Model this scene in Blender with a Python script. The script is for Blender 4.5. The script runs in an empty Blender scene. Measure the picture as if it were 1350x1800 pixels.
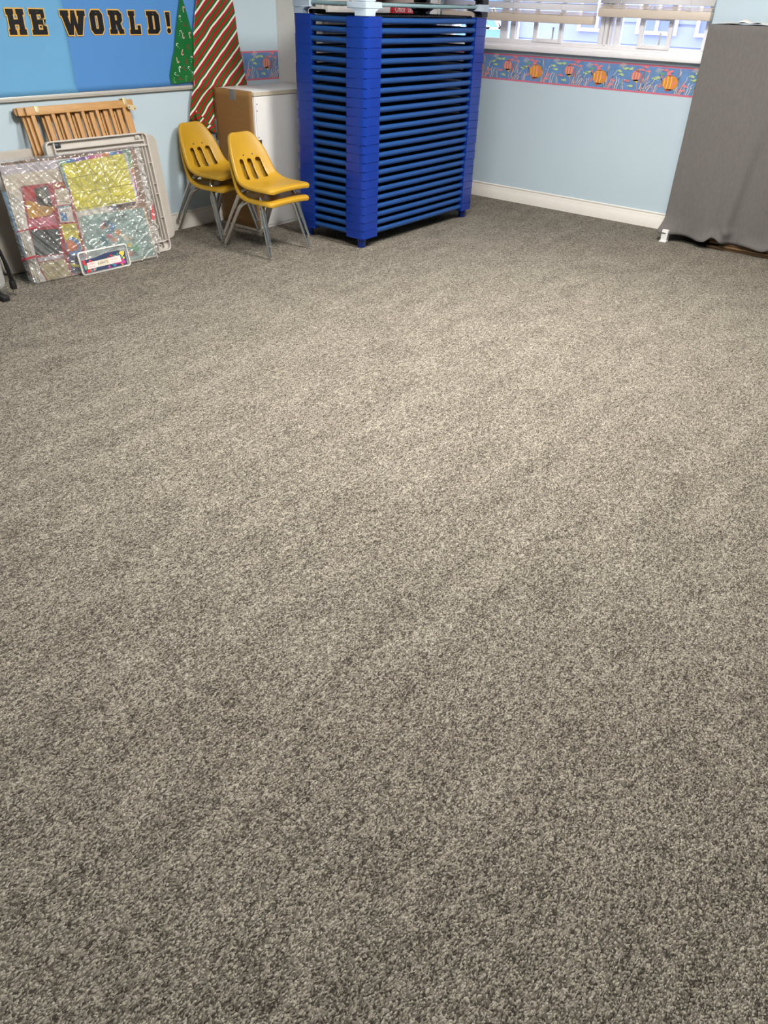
import bpy, bmesh, math, random
from mathutils import Vector, Matrix, noise as mnoise
R = random.Random(7)
S = bpy.context.scene
COL = S.collection
PI = math.pi

# ------------------------------------------------------------------ materials
def sl(h):
    def f(c):
        c /= 255.0
        return c / 12.92 if c <= 0.04045 else ((c + 0.055) / 1.055) ** 2.4
    return (f(h[0]), f(h[1]), f(h[2]), 1.0)

def new_mat(name):
    m = bpy.data.materials.new(name)
    m.use_nodes = True
    return m, m.node_tree, m.node_tree.nodes['Principled BSDF']

def mat(name, rgb, rough=0.6, metal=0.0, var=0.06, scale=18.0, bump=0.0, bscale=200.0, stretch=(1, 1, 1), spec=0.5, coat=0.0):
    m, t, b = new_mat(name)
    c = sl(rgb)
    b.inputs['Roughness'].default_value = rough
    b.inputs['Metallic'].default_value = metal
    b.inputs['Specular IOR Level'].default_value = spec
    if coat:
        b.inputs['Coat Weight'].default_value = coat
    tc = t.nodes.new('ShaderNodeTexCoord')
    mp = t.nodes.new('ShaderNodeMapping')
    mp.inputs['Scale'].default_value = stretch
    t.links.new(tc.outputs['Object'], mp.inputs['Vector'])
    n = t.nodes.new('ShaderNodeTexNoise')
    n.inputs['Scale'].default_value = scale
    n.inputs['Detail'].default_value = 4
    t.links.new(mp.outputs[0], n.inputs['Vector'])
    r = t.nodes.new('ShaderNodeValToRGB')
    r.color_ramp.elements[0].position = 0.3
    r.color_ramp.elements[1].position = 0.7
    r.color_ramp.elements[0].color = tuple(x * (1 - var) for x in c[:3]) + (1,)
    r.color_ramp.elements[1].color = tuple(min(1, x * (1 + var)) for x in c[:3]) + (1,)
    t.links.new(n.outputs['Fac'], r.inputs['Fac'])
    t.links.new(r.outputs['Color'], b.inputs['Base Color'])
    if bump:
        n2 = t.nodes.new('ShaderNodeTexNoise')
        n2.inputs['Scale'].default_value = bscale
        n2.inputs['Detail'].default_value = 3
        t.links.new(mp.outputs[0], n2.inputs['Vector'])
        bp = t.nodes.new('ShaderNodeBump')
        bp.inputs['Strength'].default_value = bump
        bp.inputs['Distance'].default_value = 0.003
        t.links.new(n2.outputs['Fac'], bp.inputs['Height'])
        t.links.new(bp.outputs['Normal'], b.inputs['Normal'])
    return m

def mat_carpet():
    m, t, b = new_mat('carpet_loop_pile')
    b.inputs['Roughness'].default_value = 0.95
    b.inputs['Specular IOR Level'].default_value = 0.1
    tc = t.nodes.new('ShaderNodeTexCoord')
    mp = t.nodes.new('ShaderNodeMapping')
    mp.inputs['Scale'].default_value = (1.3, 0.85, 1)
    t.links.new(tc.outputs['Object'], mp.inputs['Vector'])
    # slight wobble of the rows of loops
    wob = t.nodes.new('ShaderNodeTexNoise'); wob.inputs['Scale'].default_value = 90; wob.inputs['Detail'].default_value = 1
    t.links.new(mp.outputs[0], wob.inputs['Vector'])
    add = t.nodes.new('ShaderNodeVectorMath'); add.operation = 'MULTIPLY_ADD'
    add.inputs[1].default_value = (0.006, 0.006, 0)
    t.links.new(wob.outputs['Color'], add.inputs[0]); t.links.new(mp.outputs[0], add.inputs[2])
    vo = t.nodes.new('ShaderNodeTexVoronoi'); vo.inputs['Scale'].default_value = 285
    t.links.new(add.outputs[0], vo.inputs['Vector'])
    sep = t.nodes.new('ShaderNodeSeparateColor'); t.links.new(vo.outputs['Color'], sep.inputs[0])
    n1 = t.nodes.new('ShaderNodeTexNoise'); n1.inputs['Scale'].default_value = 60; n1.inputs['Detail'].default_value = 3
    st = t.nodes.new('ShaderNodeMapping'); st.inputs['Scale'].default_value = (1.5, 0.5, 1)
    t.links.new(tc.outputs['Object'], st.inputs['Vector']); t.links.new(st.outputs[0], n1.inputs['Vector'])
    n2 = t.nodes.new('ShaderNodeTexNoise'); n2.inputs['Scale'].default_value = 7; n2.inputs['Detail'].default_value = 4
    t.links.new(st.outputs[0], n2.inputs['Vector'])
    def math_(op, a, bb):
        x = t.nodes.new('ShaderNodeMath'); x.operation = op
        for i, v in enumerate((a, bb)):
            if isinstance(v, (int, float)): x.inputs[i].default_value = v
            else: t.links.new(v, x.inputs[i])
        return x.outputs[0]
    f = math_('ADD', math_('MULTIPLY', sep.outputs[0], 0.57), math_('MULTIPLY', n1.outputs['Fac'], 0.5))
    f = math_('ADD', f, math_('MULTIPLY', n2.outputs['Fac'], 0.26))
    f = math_('SUBTRACT', f, 0.175)
    f = math_('SUBTRACT', f, math_('MULTIPLY', vo.outputs['Distance'], 0.22))
    r = t.nodes.new('ShaderNodeValToRGB')
    e = r.color_ramp.elements
    e[0].position = 0.12; e[0].color = sl((60, 55, 49))
    e[1].position = 0.85; e[1].color = sl((194, 187, 172))
    k = e.new(0.45); k.color = sl((128, 121, 110))
    t.links.new(f, r.inputs['Fac'])
    t.links.new(r.outputs['Color'], b.inputs['Base Color'])
    bp = t.nodes.new('ShaderNodeBump'); bp.inputs['Strength'].default_value = 0.7; bp.inputs['Distance'].default_value = 0.003
    bp.invert = True
    t.links.new(vo.outputs['Distance'], bp.inputs['Height'])
    t.links.new(bp.outputs['Normal'], b.inputs['Normal'])
    return m

def mat_stripes():
    m, t, b = new_mat('striped_gift_wrap')
    b.inputs['Roughness'].default_value = 0.32
    tc = t.nodes.new('ShaderNodeTexCoord')
    dt = t.nodes.new('ShaderNodeVectorMath'); dt.operation = 'DOT_PRODUCT'
    # stripes run up to the right across the sheet (local y along the wall, z up)
    dt.inputs[1].default_value = (0.0, -8.6, 10.4)
    t.links.new(tc.outputs['Object'], dt.inputs[0])
    nz = t.nodes.new('ShaderNodeTexNoise'); nz.inputs['Scale'].default_value = 5
    t.links.new(tc.outputs['Object'], nz.inputs['Vector'])
    ad = t.nodes.new('ShaderNodeMath'); ad.operation = 'MULTIPLY_ADD'; ad.inputs[1].default_value = 0.35
    t.links.new(nz.outputs['Fac'], ad.inputs[0]); t.links.new(dt.outputs['Value'], ad.inputs[2])
    fr = t.nodes.new('ShaderNodeMath'); fr.operation = 'FRACT'
    t.links.new(ad.outputs[0], fr.inputs[0])
    r = t.nodes.new('ShaderNodeValToRGB'); r.color_ramp.interpolation = 'CONSTANT'
    e = r.color_ramp.elements
    e[0].position = 0; e[0].color = sl((236, 232, 224))
    e[1].position = 0.16; e[1].color = sl((40, 104, 36))
    for p, c in ((0.37, (172, 22, 42)), (0.58, (40, 104, 36)), (0.79, (172, 22, 42))):
        k = e.new(p); k.color = sl(c)
    t.links.new(fr.outputs[0], r.inputs['Fac'])
    t.links.new(r.outputs['Color'], b.inputs['Base Color'])
    return m

def mat_clear(name, tint=(1, 1, 1), haze=0.08, gloss=0.25, rough=0.12, base=0.0):
    m = bpy.data.materials.new(name); m.use_nodes = True
    t = m.node_tree
    for n in list(t.nodes):
        if n.type != 'OUTPUT_MATERIAL': t.nodes.remove(n)
    o = t.nodes['Material Output']
    tr = t.nodes.new('ShaderNodeBsdfTransparent'); tr.inputs['Color'].default_value = (*tint, 1)
    gl = t.nodes.new('ShaderNodeBsdfGlossy'); gl.inputs['Roughness'].default_value = rough
    df = t.nodes.new('ShaderNodeBsdfDiffuse'); df.inputs['Color'].default_value = (0.85, 0.85, 0.86, 1)
    lw = t.nodes.new('ShaderNodeLayerWeight'); lw.inputs['Blend'].default_value = gloss
    tc = t.nodes.new('ShaderNodeTexCoord')
    nz = t.nodes.new('ShaderNodeTexNoise'); nz.inputs['Scale'].default_value = 6
    t.links.new(tc.outputs['Object'], nz.inputs['Vector'])
    hm = t.nodes.new('ShaderNodeMath'); hm.operation = 'MULTIPLY'; hm.inputs[1].default_value = 2 * haze
    t.links.new(nz.outputs['Fac'], hm.inputs[0])
    m1 = t.nodes.new('ShaderNodeMixShader'); m2 = t.nodes.new('ShaderNodeMixShader')
    t.links.new(hm.outputs[0], m1.inputs[0]); t.links.new(tr.outputs[0], m1.inputs[1]); t.links.new(df.outputs[0], m1.inputs[2])
    ga = t.nodes.new('ShaderNodeMath'); ga.operation = 'ADD'; ga.inputs[1].default_value = base; ga.use_clamp = True
    t.links.new(lw.outputs['Fresnel'], ga.inputs[0]); t.links.new(ga.outputs[0], m2.inputs[0]); t.links.new(m1.outputs[0], m2.inputs[1]); t.links.new(gl.outputs[0], m2.inputs[2])
    t.links.new(m2.outputs[0], o.inputs['Surface'])
    return m

def mat_emit(name, rgb, strength):
    m, t, b = new_mat(name)
    b.inputs['Base Color'].default_value = (0.8, 0.8, 0.8, 1)
    b.inputs['Emission Color'].default_value = (*rgb, 1)
    b.inputs['Emission Strength'].default_value = strength
    return m

def mat_slat():
    m = bpy.data.materials.new('blind_vinyl'); m.use_nodes = True
    t = m.node_tree; b = t.nodes['Principled BSDF']; o = t.nodes['Material Output']
    b.inputs['Base Color'].default_value = sl((238, 234, 230)); b.inputs['Roughness'].default_value = 0.45
    nz = t.nodes.new('ShaderNodeTexNoise'); nz.inputs['Scale'].default_value = 40
    tl = t.nodes.new('ShaderNodeBsdfTranslucent'); tl.inputs['Color'].default_value = (0.85, 0.86, 0.9, 1)
    mx = t.nodes.new('ShaderNodeMixShader'); mx.inputs[0].default_value = 0.35
    t.links.new(b.outputs[0], mx.inputs[1]); t.links.new(tl.outputs[0], mx.inputs[2]); t.links.new(mx.outputs[0], o.inputs['Surface'])
    return m

M = {}
def simple(k, *a, **kw): M[k] = mat(k, *a, **kw)
M['carpet'] = mat_carpet()
M['wrap'] = mat_stripes()
simple('wall_paint', (192, 210, 221), 0.7, var=0.02, scale=3, bump=0.12, bscale=150)
simple('ceiling_tile', (232, 232, 228), 0.9, var=0.04, scale=60, bump=0.3, bscale=90)
simple('white_trim', (234, 229, 221), 0.4, var=0.02)
simple('window_white', (236, 234, 236), 0.4, var=0.02)
simple('aluminium', (206, 204, 197), 0.35, 0.25, var=0.04, stretch=(40, 1, 40))
simple('cork_board', (150, 120, 90), 0.9, var=0.2, scale=80)
simple('paper_sky', (103, 165, 210), 0.65, var=0.03, scale=6, bump=0.25, bscale=9)
simple('paper_blue', (78, 138, 203), 0.65, var=0.02, scale=6, bump=0.12, bscale=7)
simple('letter_black', (20, 19, 21), 0.5, var=0.1, spec=0.3)
simple('letter_gold', (226, 176, 82), 0.5, var=0.04)
simple('staple', (170, 170, 172), 0.3, 0.9)
simple('gift_green', (30, 104, 52), 0.3, var=0.08, bump=0.2, bscale=30)
simple('cane_pink', (214, 160, 150), 0.5); simple('cane_brown', (120, 52, 40), 0.5); simple('cane_white', (226, 226, 220), 0.5); simple('cane_green', (96, 150, 92), 0.5)
simple('wrap_red', (178, 26, 42), 0.35)
simple('melamine', (226, 224, 222), 0.35, var=0.015)
simple('edge_band', (204, 194, 174), 0.5, var=0.06)
simple('cardboard', (148, 110, 62), 0.8, var=0.06, scale=12, bump=0.06, bscale=120, stretch=(1, 1, 6))
simple('cardboard_light', (160, 126, 96), 0.8, var=0.06)
simple('duct_tape', (128, 126, 128), 0.45, var=0.05)
simple('dark_metal', (72, 74, 80), 0.4, 0.6)
simple('yellow_plastic', (186, 144, 38), 0.38, var=0.05, scale=9, bump=0.05, bscale=350)
simple('chrome', (225, 224, 222), 0.09, 1.0, var=0.02)
simple('glide', (150, 146, 138), 0.35, 0.7)
simple('cot_blue', (14, 50, 142), 0.25, spec=0.45, var=0.05, scale=30, bump=0.05, bscale=260, stretch=(1, 1, 0.25))
simple('cot_sleeve', (24, 68, 128), 0.42, spec=0.4, var=0.06, scale=60)
simple('cot_sheet', (20, 26, 42), 0.6, var=0.1, scale=40)
simple('cot_tag', (206, 208, 206), 0.6)
simple('cot_grey', (176, 190, 203), 0.4, var=0.04)
simple('cot_grey_sleeve', (120, 146, 152), 0.5, var=0.05)
simple('black_plastic', (24, 25, 28), 0.45, var=0.1)
simple('felt_grey', (108, 104, 102), 0.95, var=0.07, scale=26, bump=0.2, bscale=420, stretch=(3, 3, 1), spec=0.15)
simple('brown_wood', (104, 78, 50), 0.6, var=0.2, scale=10, stretch=(1, 8, 30))
simple('white_plastic', (226, 224, 222), 0.4, var=0.02)
simple('pine', (190, 142, 86), 0.5, var=0.13, scale=14, stretch=(9, 1.2, 9))
simple('pine_rail', (194, 148, 92), 0.5, var=0.12, scale=10, stretch=(1, 9, 9))
simple('beige_metal', (206, 190, 150), 0.45, 0.3)
simple('gate_plastic', (196, 190, 182), 0.45, var=0.03, bump=0.05)
simple('red_plastic', (220, 66, 72), 0.4)
simple('table_plastic', (188, 181, 171), 0.5, var=0.02, bump=0.08, bscale=600)
simple('foam_blue', (122, 158, 188), 0.7); simple('paper_lilac', (204, 196, 206), 0.6); simple('paper_cream', (226, 214, 192), 0.65)
simple('paper_white', (232, 228, 222), 0.6); simple('print_yellow', (228, 218, 62), 0.5, var=0.04, scale=20); simple('ink_grey', (112, 112, 84), 0.6)
simple('ink_dark', (52, 56, 62), 0.6); simple('chart_red', (176, 36, 56), 0.55, var=0.08); simple('pocket_green', (36, 52, 48), 0.6, var=0.15)
simple('pocket_gold', (212, 160, 52), 0.55, var=0.1); simple('pocket_tan', (196, 184, 146), 0.6, var=0.08, bump=0.2, bscale=25)
simple('print_teal', (160, 186, 180), 0.55, var=0.08, scale=10); simple('print_teal_dark', (70, 130, 142), 0.55); simple('print_blue', (74, 136, 196), 0.55)
simple('print_orange', (222, 132, 70), 0.55); simple('print_pink', (214, 120, 140), 0.55); simple('print_magenta', (196, 70, 140), 0.55); simple('print_purple', (120, 92, 168), 0.55)
simple('print_green', (110, 168, 130), 0.55); simple('print_lime', (172, 200, 120), 0.55); simple('print_navy', (50, 62, 96), 0.55); simple('print_red', (208, 54, 60), 0.55)
simple('border_blue', (104, 142, 192), 0.6, var=0.14, scale=16, stretch=(1, 1, 1)); simple('border_pink', (220, 116, 138), 0.6)
simple('fish_orange', (222, 142, 40), 0.6); simple('fish_yellow', (238, 206, 84), 0.6); simple('fish_pink', (222, 132, 138), 0.6); simple('fish_rust', (206, 98, 66), 0.6)
simple('weed_cream', (226, 216, 200), 0.6); simple('weed_rose', (222, 168, 160), 0.6); simple('weed_teal', (112, 172, 168), 0.6); simple('weed_lime', (186, 210, 150), 0.6)
simple('shelf_white', (216, 212, 205), 0.5, var=0.02); simple('box_white', (214, 210, 206), 0.7); simple('box_red', (200, 44, 56), 0.6, var=0.05)
simple('device_grey', (160, 160, 158), 0.45, var=0.03); simple('rubber_black', (28, 26, 28), 0.6)
simple('siding', (150, 156, 186), 0.8, var=0.06, scale=3); simple('siding_trim', (226, 216, 222), 0.7); simple('dark_pane', (118, 130, 172), 0.5)
simple('outdoor_ground', (175, 180, 185), 0.9, var=0.08, scale=2); simple('sign_blue', (110, 150, 200), 0.6)
M['slat'] = mat_slat()
simple('blind_rail', (214, 200, 186), 0.5, var=0.02)
M['bag'] = mat_clear('clear_bag_film', haze=0.13, gloss=0.35, rough=0.15, base=0.12)
M['lid_clear'] = mat_clear('clear_lid_plastic', haze=0.12, gloss=0.2, rough=0.15)
M['glass'] = mat_clear('window_glass', (0.95, 0.97, 1), haze=0.02, gloss=0.15, rough=0.02)
M['lamp'] = mat_emit('fluorescent_diffuser', (1.0, 0.965, 0.91), 62.0)
simple('lamp_frame', (235, 235, 232), 0.5)

# ------------------------------------------------------------------ mesh builder
class MB:
    """collects shapes; build() links them as ONE mesh object"""
    def __init__(s, xf=None):
        s.bm = bmesh.new(); s.mats = []; s.xf = xf
    def mi(s, m):
        if m is None: return 0
        if m not in s.mats: s.mats.append(m)
        return s.mats.index(m)
    def V(s, p):
        p = Vector(p)
        return s.bm.verts.new(s.xf @ p if s.xf else p)
    def face(s, vs, m=None, smooth=False):
        try:
            f = s.bm.faces.new(vs)
        except ValueError:
            return None
        f.material_index = s.mi(m); f.smooth = smooth
        return f
    def box(s, lo, hi, m=None, bev=0.0, seg=2, rot=None):
        lo = Vector(lo); hi = Vector(hi)
        c = (lo + hi) / 2; h = (hi - lo) / 2
        vs = []
        for sx, sy, sz in ((-1,-1,-1),(1,-1,-1),(1,1,-1),(-1,1,-1),(-1,-1,1),(1,-1,1),(1,1,1),(-1,1,1)):
            p = Vector((sx*h.x, sy*h.y, sz*h.z))
            if rot: p = rot @ p
            vs.append(s.V(c + p))
        fs = []
        for q in ((3,2,1,0),(4,5,6,7),(0,1,5,4),(1,2,6,5),(2,3,7,6),(3,0,4,7)):
            fs.append(s.face([vs[i] for i in q], m))
        if bev:
            es = list({e for f in fs for e in f.edges})
            r = bmesh.ops.bevel(s.bm, geom=es, offset=bev, segments=seg, affect='EDGES', profile=0.5)
            for f in r['faces']:
                f.material_index = s.mi(m)
                f.smooth = True
        return s
    def tube(s, pts, rad, m=None, n=10, caps=True):
        pts = [Vector(p) for p in pts]
        rad = rad if isinstance(rad, (list, tuple)) else [rad] * len(pts)
        rings = []; up = None
        for i, p in enumerate(pts):
            d = (pts[min(i+1, len(pts)-1)] - pts[max(i-1, 0)]).normalized()
            if up is None:
                up = Vector((0, 0, 1)) if abs(d.z) < 0.9 else Vector((1, 0, 0))
            a = d.cross(up).normalized(); b2 = a.cross(d).normalized(); up = b2
            rings.append([s.V(p + rad[i]*(math.cos(2*PI*k/n)*a + math.sin(2*PI*k/n)*b2)) for k in range(n)])
        for r0, r1 in zip(rings, rings[1:]):
            for k in range(n):
                s.face([r0[k], r0[(k+1) % n], r1[(k+1) % n], r1[k]], m, True)
        if caps:
            s.face(rings[0][::-1], m); s.face(rings[-1], m)
        return s
    def lathe(s, prof, c, m=None, n=20, axis=(0, 0, 1)):
        az = Vector(axis).normalized()
        ax = az.orthogonal().normalized(); ay = az.cross(ax)
        c = Vector(c); rings = []
        for r, z in prof:
            rings.append([s.V(c + az*z + r*(math.cos(2*PI*k/n)*ax + math.sin(2*PI*k/n)*ay)) for k in range(n)])
        for r0, r1 in zip(rings, rings[1:]):
            for k in range(n):
                s.face([r0[k], r0[(k+1) % n], r1[(k+1) % n], r1[k]], m, True)
        s.face(rings[0][::-1], m); s.face(rings[-1], m)
        return s
    def poly(s, loops, f, th=0.0, m=None):
        """flat outline with holes; f maps (a, b, height) to a point; th > 0 gives thickness"""
        tmp = bmesh.new()
        allv = []
        for lp in loops:
            vs = [tmp.verts.new((p[0], p[1], 0)) for p in lp]
            for i in range(len(vs)): tmp.edges.new((vs[i], vs[(i+1) % len(vs)]))
        bmesh.ops.triangle_fill(tmp, use_beauty=True, use_dissolve=False, edges=tmp.edges[:], normal=(0, 0, 1))
        tmp.verts.index_update()
        co = [(v.co.x, v.co.y) for v in tmp.verts]
        tris = [[v.index for v in t.verts] for t in tmp.faces]
        tmp.free()
        top = [s.V(f(a, b, th)) for a, b in co]
        for t in tris:
            (x0, y0), (x1, y1), (x2, y2) = (co[i] for i in t)
            if (x1-x0)*(y2-y0) - (x2-x0)*(y1-y0) < 0: t = t[::-1]
            s.face([top[i] for i in t], m)
        if th:
            bot = [s.V(f(a, b, 0)) for a, b in co]
            for t in tris:
                (x0, y0), (x1, y1), (x2, y2) = (co[i] for i in t)
                if (x1-x0)*(y2-y0) - (x2-x0)*(y1-y0) > 0: t = t[::-1]
                s.face([bot[i] for i in t], m)
            k = 0
            for lp in loops:
                n = len(lp)
                for i in range(n):
                    a, b2 = k+i, k+(i+1) % n
                    s.face([bot[a], bot[b2], top[b2], top[a]], m)
                k += n
        return s
    def grid(s, fn, nu, nv, m=None, smooth=True):
        g = [[s.V(fn(i/nu, j/nv)) for j in range(nv+1)] for i in range(nu+1)]
        for i in range(nu):
            for j in range(nv):
                s.face([g[i][j], g[i+1][j], g[i+1][j+1], g[i][j+1]], m, smooth)
        return g
    def build(s, name, m=None, parent=None, recalc=True, mods=()):
        if recalc: bmesh.ops.recalc_face_normals(s.bm, faces=s.bm.faces[:])
        me = bpy.data.meshes.new(name)
        s.bm.to_mesh(me); s.bm.free()
        for k in (s.mats or [m]):
            if k is None: k = m
            me.materials.append(M[k] if isinstance(k, str) else k)
        me.set_sharp_from_angle(angle=math.radians(38))
        o = bpy.data.objects.new(name, me)
        COL.objects.link(o)
        if parent: o.parent = parent
        return o

def modded(o, *mods):
    for typ, kw in mods:
        md = o.modifiers.new(typ.lower(), typ)
        for k, v in kw.items(): setattr(md, k, v)
    dg = bpy.context.evaluated_depsgraph_get()
    me = bpy.data.meshes.new_from_object(o.evaluated_get(dg))
    me.name = o.name
    o.modifiers.clear()
    o.data = me
    return o

def tag(o, label=None, cat=None, group=None, kind=None):
    if label: o['label'] = label
    if cat: o['category'] = cat
    if group: o['group'] = group
    if kind: o['kind'] = kind
    return o
def thing(name, label, cat, loc=(0, 0, 0), rz=0, group=None):
    o = bpy.data.objects.new(name, None)
    COL.objects.link(o); o.location = loc; o.rotation_euler = (0, 0, rz)
    o.empty_display_size = 0.1
    return tag(o, label, cat, group)
def struct(o, label=None, cat=None):
    return tag(o, label, cat, kind='structure')
def copy_tree(o, parent=None):
    c = o.copy(); COL.objects.link(c)
    if parent: c.parent = parent
    for ch in list(o.children): copy_tree(ch, c)
    return c

def frame_xf(origin, u, v):
    """matrix whose local x is u, local y is v, local z the outward normal"""
    u = Vector(u).normalized(); v = Vector(v).normalized(); n = u.cross(v).normalized(); v = n.cross(u)
    return Matrix(((u.x, v.x, n.x, origin[0]), (u.y, v.y, n.y, origin[1]), (u.z, v.z, n.z, origin[2]), (0, 0, 0, 1)))

def text_tris(body, size):
    cu = bpy.data.curves.new('t', 'FONT'); cu.body = body; cu.size = size
    o = bpy.data.objects.new('t', cu); COL.objects.link(o)
    dg = bpy.context.evaluated_depsgraph_get()
    me = bpy.data.meshes.new_from_object(o.evaluated_get(dg))
    co = [(v.co.x, v.co.y) for v in me.vertices]; fs = [list(p.vertices) for p in me.polygons]
    bpy.data.objects.remove(o); bpy.data.curves.remove(cu); bpy.data.meshes.remove(me)
    return co, fs

class Print:
    """flat printed sheet: shapes stacked a fraction of a millimetre apart, in a plane f(a, b, h)"""
    def __init__(s, f, xf=None, h0=0.0, step=0.0002):
        s.mb = MB(xf); s.f = f; s.h = h0; s.step = step
    def up(s): s.h += s.step; return s
    def rect(s, a0, b0, a1, b1, m): return s.poly([(a0, b0), (a1, b0), (a1, b1), (a0, b1)], m)
    def poly(s, pts, m):
        s.mb.poly([pts], lambda a, b, h: s.f(a, b, s.h), 0, m); return s
    def ell(s, a, b, ra, rb, m, rot=0.0, n=14):
        c, q = math.cos(rot), math.sin(rot)
        return s.poly([(a + ra*math.cos(2*PI*k/n)*c - rb*math.sin(2*PI*k/n)*q, b + ra*math.cos(2*PI*k/n)*q + rb*math.sin(2*PI*k/n)*c) for k in range(n)], m)
    def stroke(s, pts, w, m):
        L, Rr = [], []
        for i, p in enumerate(pts):
            a = pts[max(i-1, 0)]; b = pts[min(i+1, len(pts)-1)]
            dx, dy = b[0]-a[0], b[1]-a[1]; l = math.hypot(dx, dy) or 1
            nx, ny = -dy/l*w/2, dx/l*w/2
            L.append(s.mb.V(s.f(p[0]+nx, p[1]+ny, s.h))); Rr.append(s.mb.V(s.f(p[0]-nx, p[1]-ny, s.h)))
        for i in range(len(pts)-1): s.mb.face([Rr[i], Rr[i+1], L[i+1], L[i]], m)
        return s
    def text(s, body, a, b, size, m, rot=0.0, sx=1.0):
        co, fs = text_tris(body, size)
        c, q = math.cos(rot), math.sin(rot)
        vs = [s.mb.V(s.f(a + x*sx*c - y*q, b + x*sx*q + y*c, s.h)) for x, y in co]
        for f in fs: s.mb.face([vs[i] for i in f], m)
        return s

# ------------------------------------------------------------------ camera
f_px, pitch, roll, yaw, CAMH = 1317.0, math.radians(34.346), math.radians(2.0255), math.radians(-37.218), 1.4
cyw, syw = math.cos(yaw), math.sin(yaw)
fwd0 = Vector((syw, cyw, 0)); right0 = Vector((cyw, -syw, 0)); up0 = Vector((0, 0, 1))
fwd = math.cos(pitch)*fwd0 - math.sin(pitch)*up0
upv = math.sin(pitch)*fwd0 + math.cos(pitch)*up0
rv = math.cos(roll)*right0 + math.sin(roll)*upv
uv_ = -math.sin(roll)*right0 + math.cos(roll)*upv
cam = bpy.data.cameras.new('camera'); co = bpy.data.objects.new('camera', cam); COL.objects.link(co)
cam.sensor_fit = 'HORIZONTAL'; cam.sensor_width = 36.0; cam.lens = 36.0*f_px/1350.0; cam.clip_start = 0.02; cam.clip_end = 200
mw = Matrix((rv, uv_, -fwd)).transposed().to_4x4(); mw.translation = (0, 0, CAMH)
co.matrix_world = mw
S.camera = co

# ------------------------------------------------------------------ room shell
XL, YB, XR, YF, ZC = -4.581, 6.066, 3.2, -2.0, 2.6
b = MB(); b.box((XL-0.2, YF-0.2, -0.1), (XR+0.2, YB+0.2, 0.0)); fl = struct(b.build('floor', 'carpet'), 'grey brown flecked loop pile carpet floor', 'carpet')
b = MB(); b.box((XL-0.2, YF-0.2, ZC), (XR+0.2, YB+0.2, ZC+0.1)); struct(b.build('ceiling', 'ceiling_tile'))
b = MB(); b.box((XL-0.15, YF-0.2, 0), (XL, YB+0.2, ZC)); struct(b.build('wall_left', 'wall_paint'), 'pale blue wall behind the bulletin board', 'wall')
b = MB(); b.box((XR, YF-0.2, 0), (XR+0.15, YB+0.2, ZC)); struct(b.build('wall_right', 'wall_paint'))
b = MB(); b.box((XL, YF-0.15, 0), (XR, YF, ZC)); struct(b.build('wall_front', 'wall_paint'))
WX0, WX1, WZ0, WZ1 = -4.16, -2.005, 1.10, 2.25
b = MB()
b.box((XL, YB, 0), (XR, YB+0.16, WZ0)); b.box((XL, YB, WZ1), (XR, YB+0.16, ZC))
b.box((XL, YB, WZ0), (WX0, YB+0.16, WZ1)); b.box((WX1, YB, WZ0), (XR, YB+0.16, WZ1))
struct(b.build('wall_back', 'wall_paint'), 'pale blue wall under and beside the window', 'wall')

BBP = [(0, 0), (0.014, 0), (0.014, 0.068), (0.011, 0.072), (0.011, 0.088), (0.006, 0.098), (0.009, 0.104), (0.009, 0.110), (0.005, 0.114), (0, 0.114)]
def baseboard(name, p0, d, n, L):
    b = MB(); d = Vector(d); n = Vector(n); p0 = Vector(p0)
    rings = [[b.V(p0 + d*t + n*q[0] + Vector((0, 0, q[1]))) for q in BBP] for t in (0, L)]
    for i in range(len(BBP)):
        j = (i+1) % len(BBP)
        b.face([rings[0][i], rings[0][j], rings[1][j], rings[1][i]])
    b.face(rings[0]); b.face(rings[1])
    return struct(b.build(name, 'white_trim'), None)
baseboard('baseboard_back', (XL, YB, 0), (1, 0, 0), (0, -1, 0), XR-XL)
baseboard('baseboard_left', (XL, YF, 0), (0, 1, 0), (1, 0, 0), YB-YF)
baseboard('baseboard_right', (XR, YF, 0), (0, 1, 0), (-1, 0, 0), YB-YF)

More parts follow.
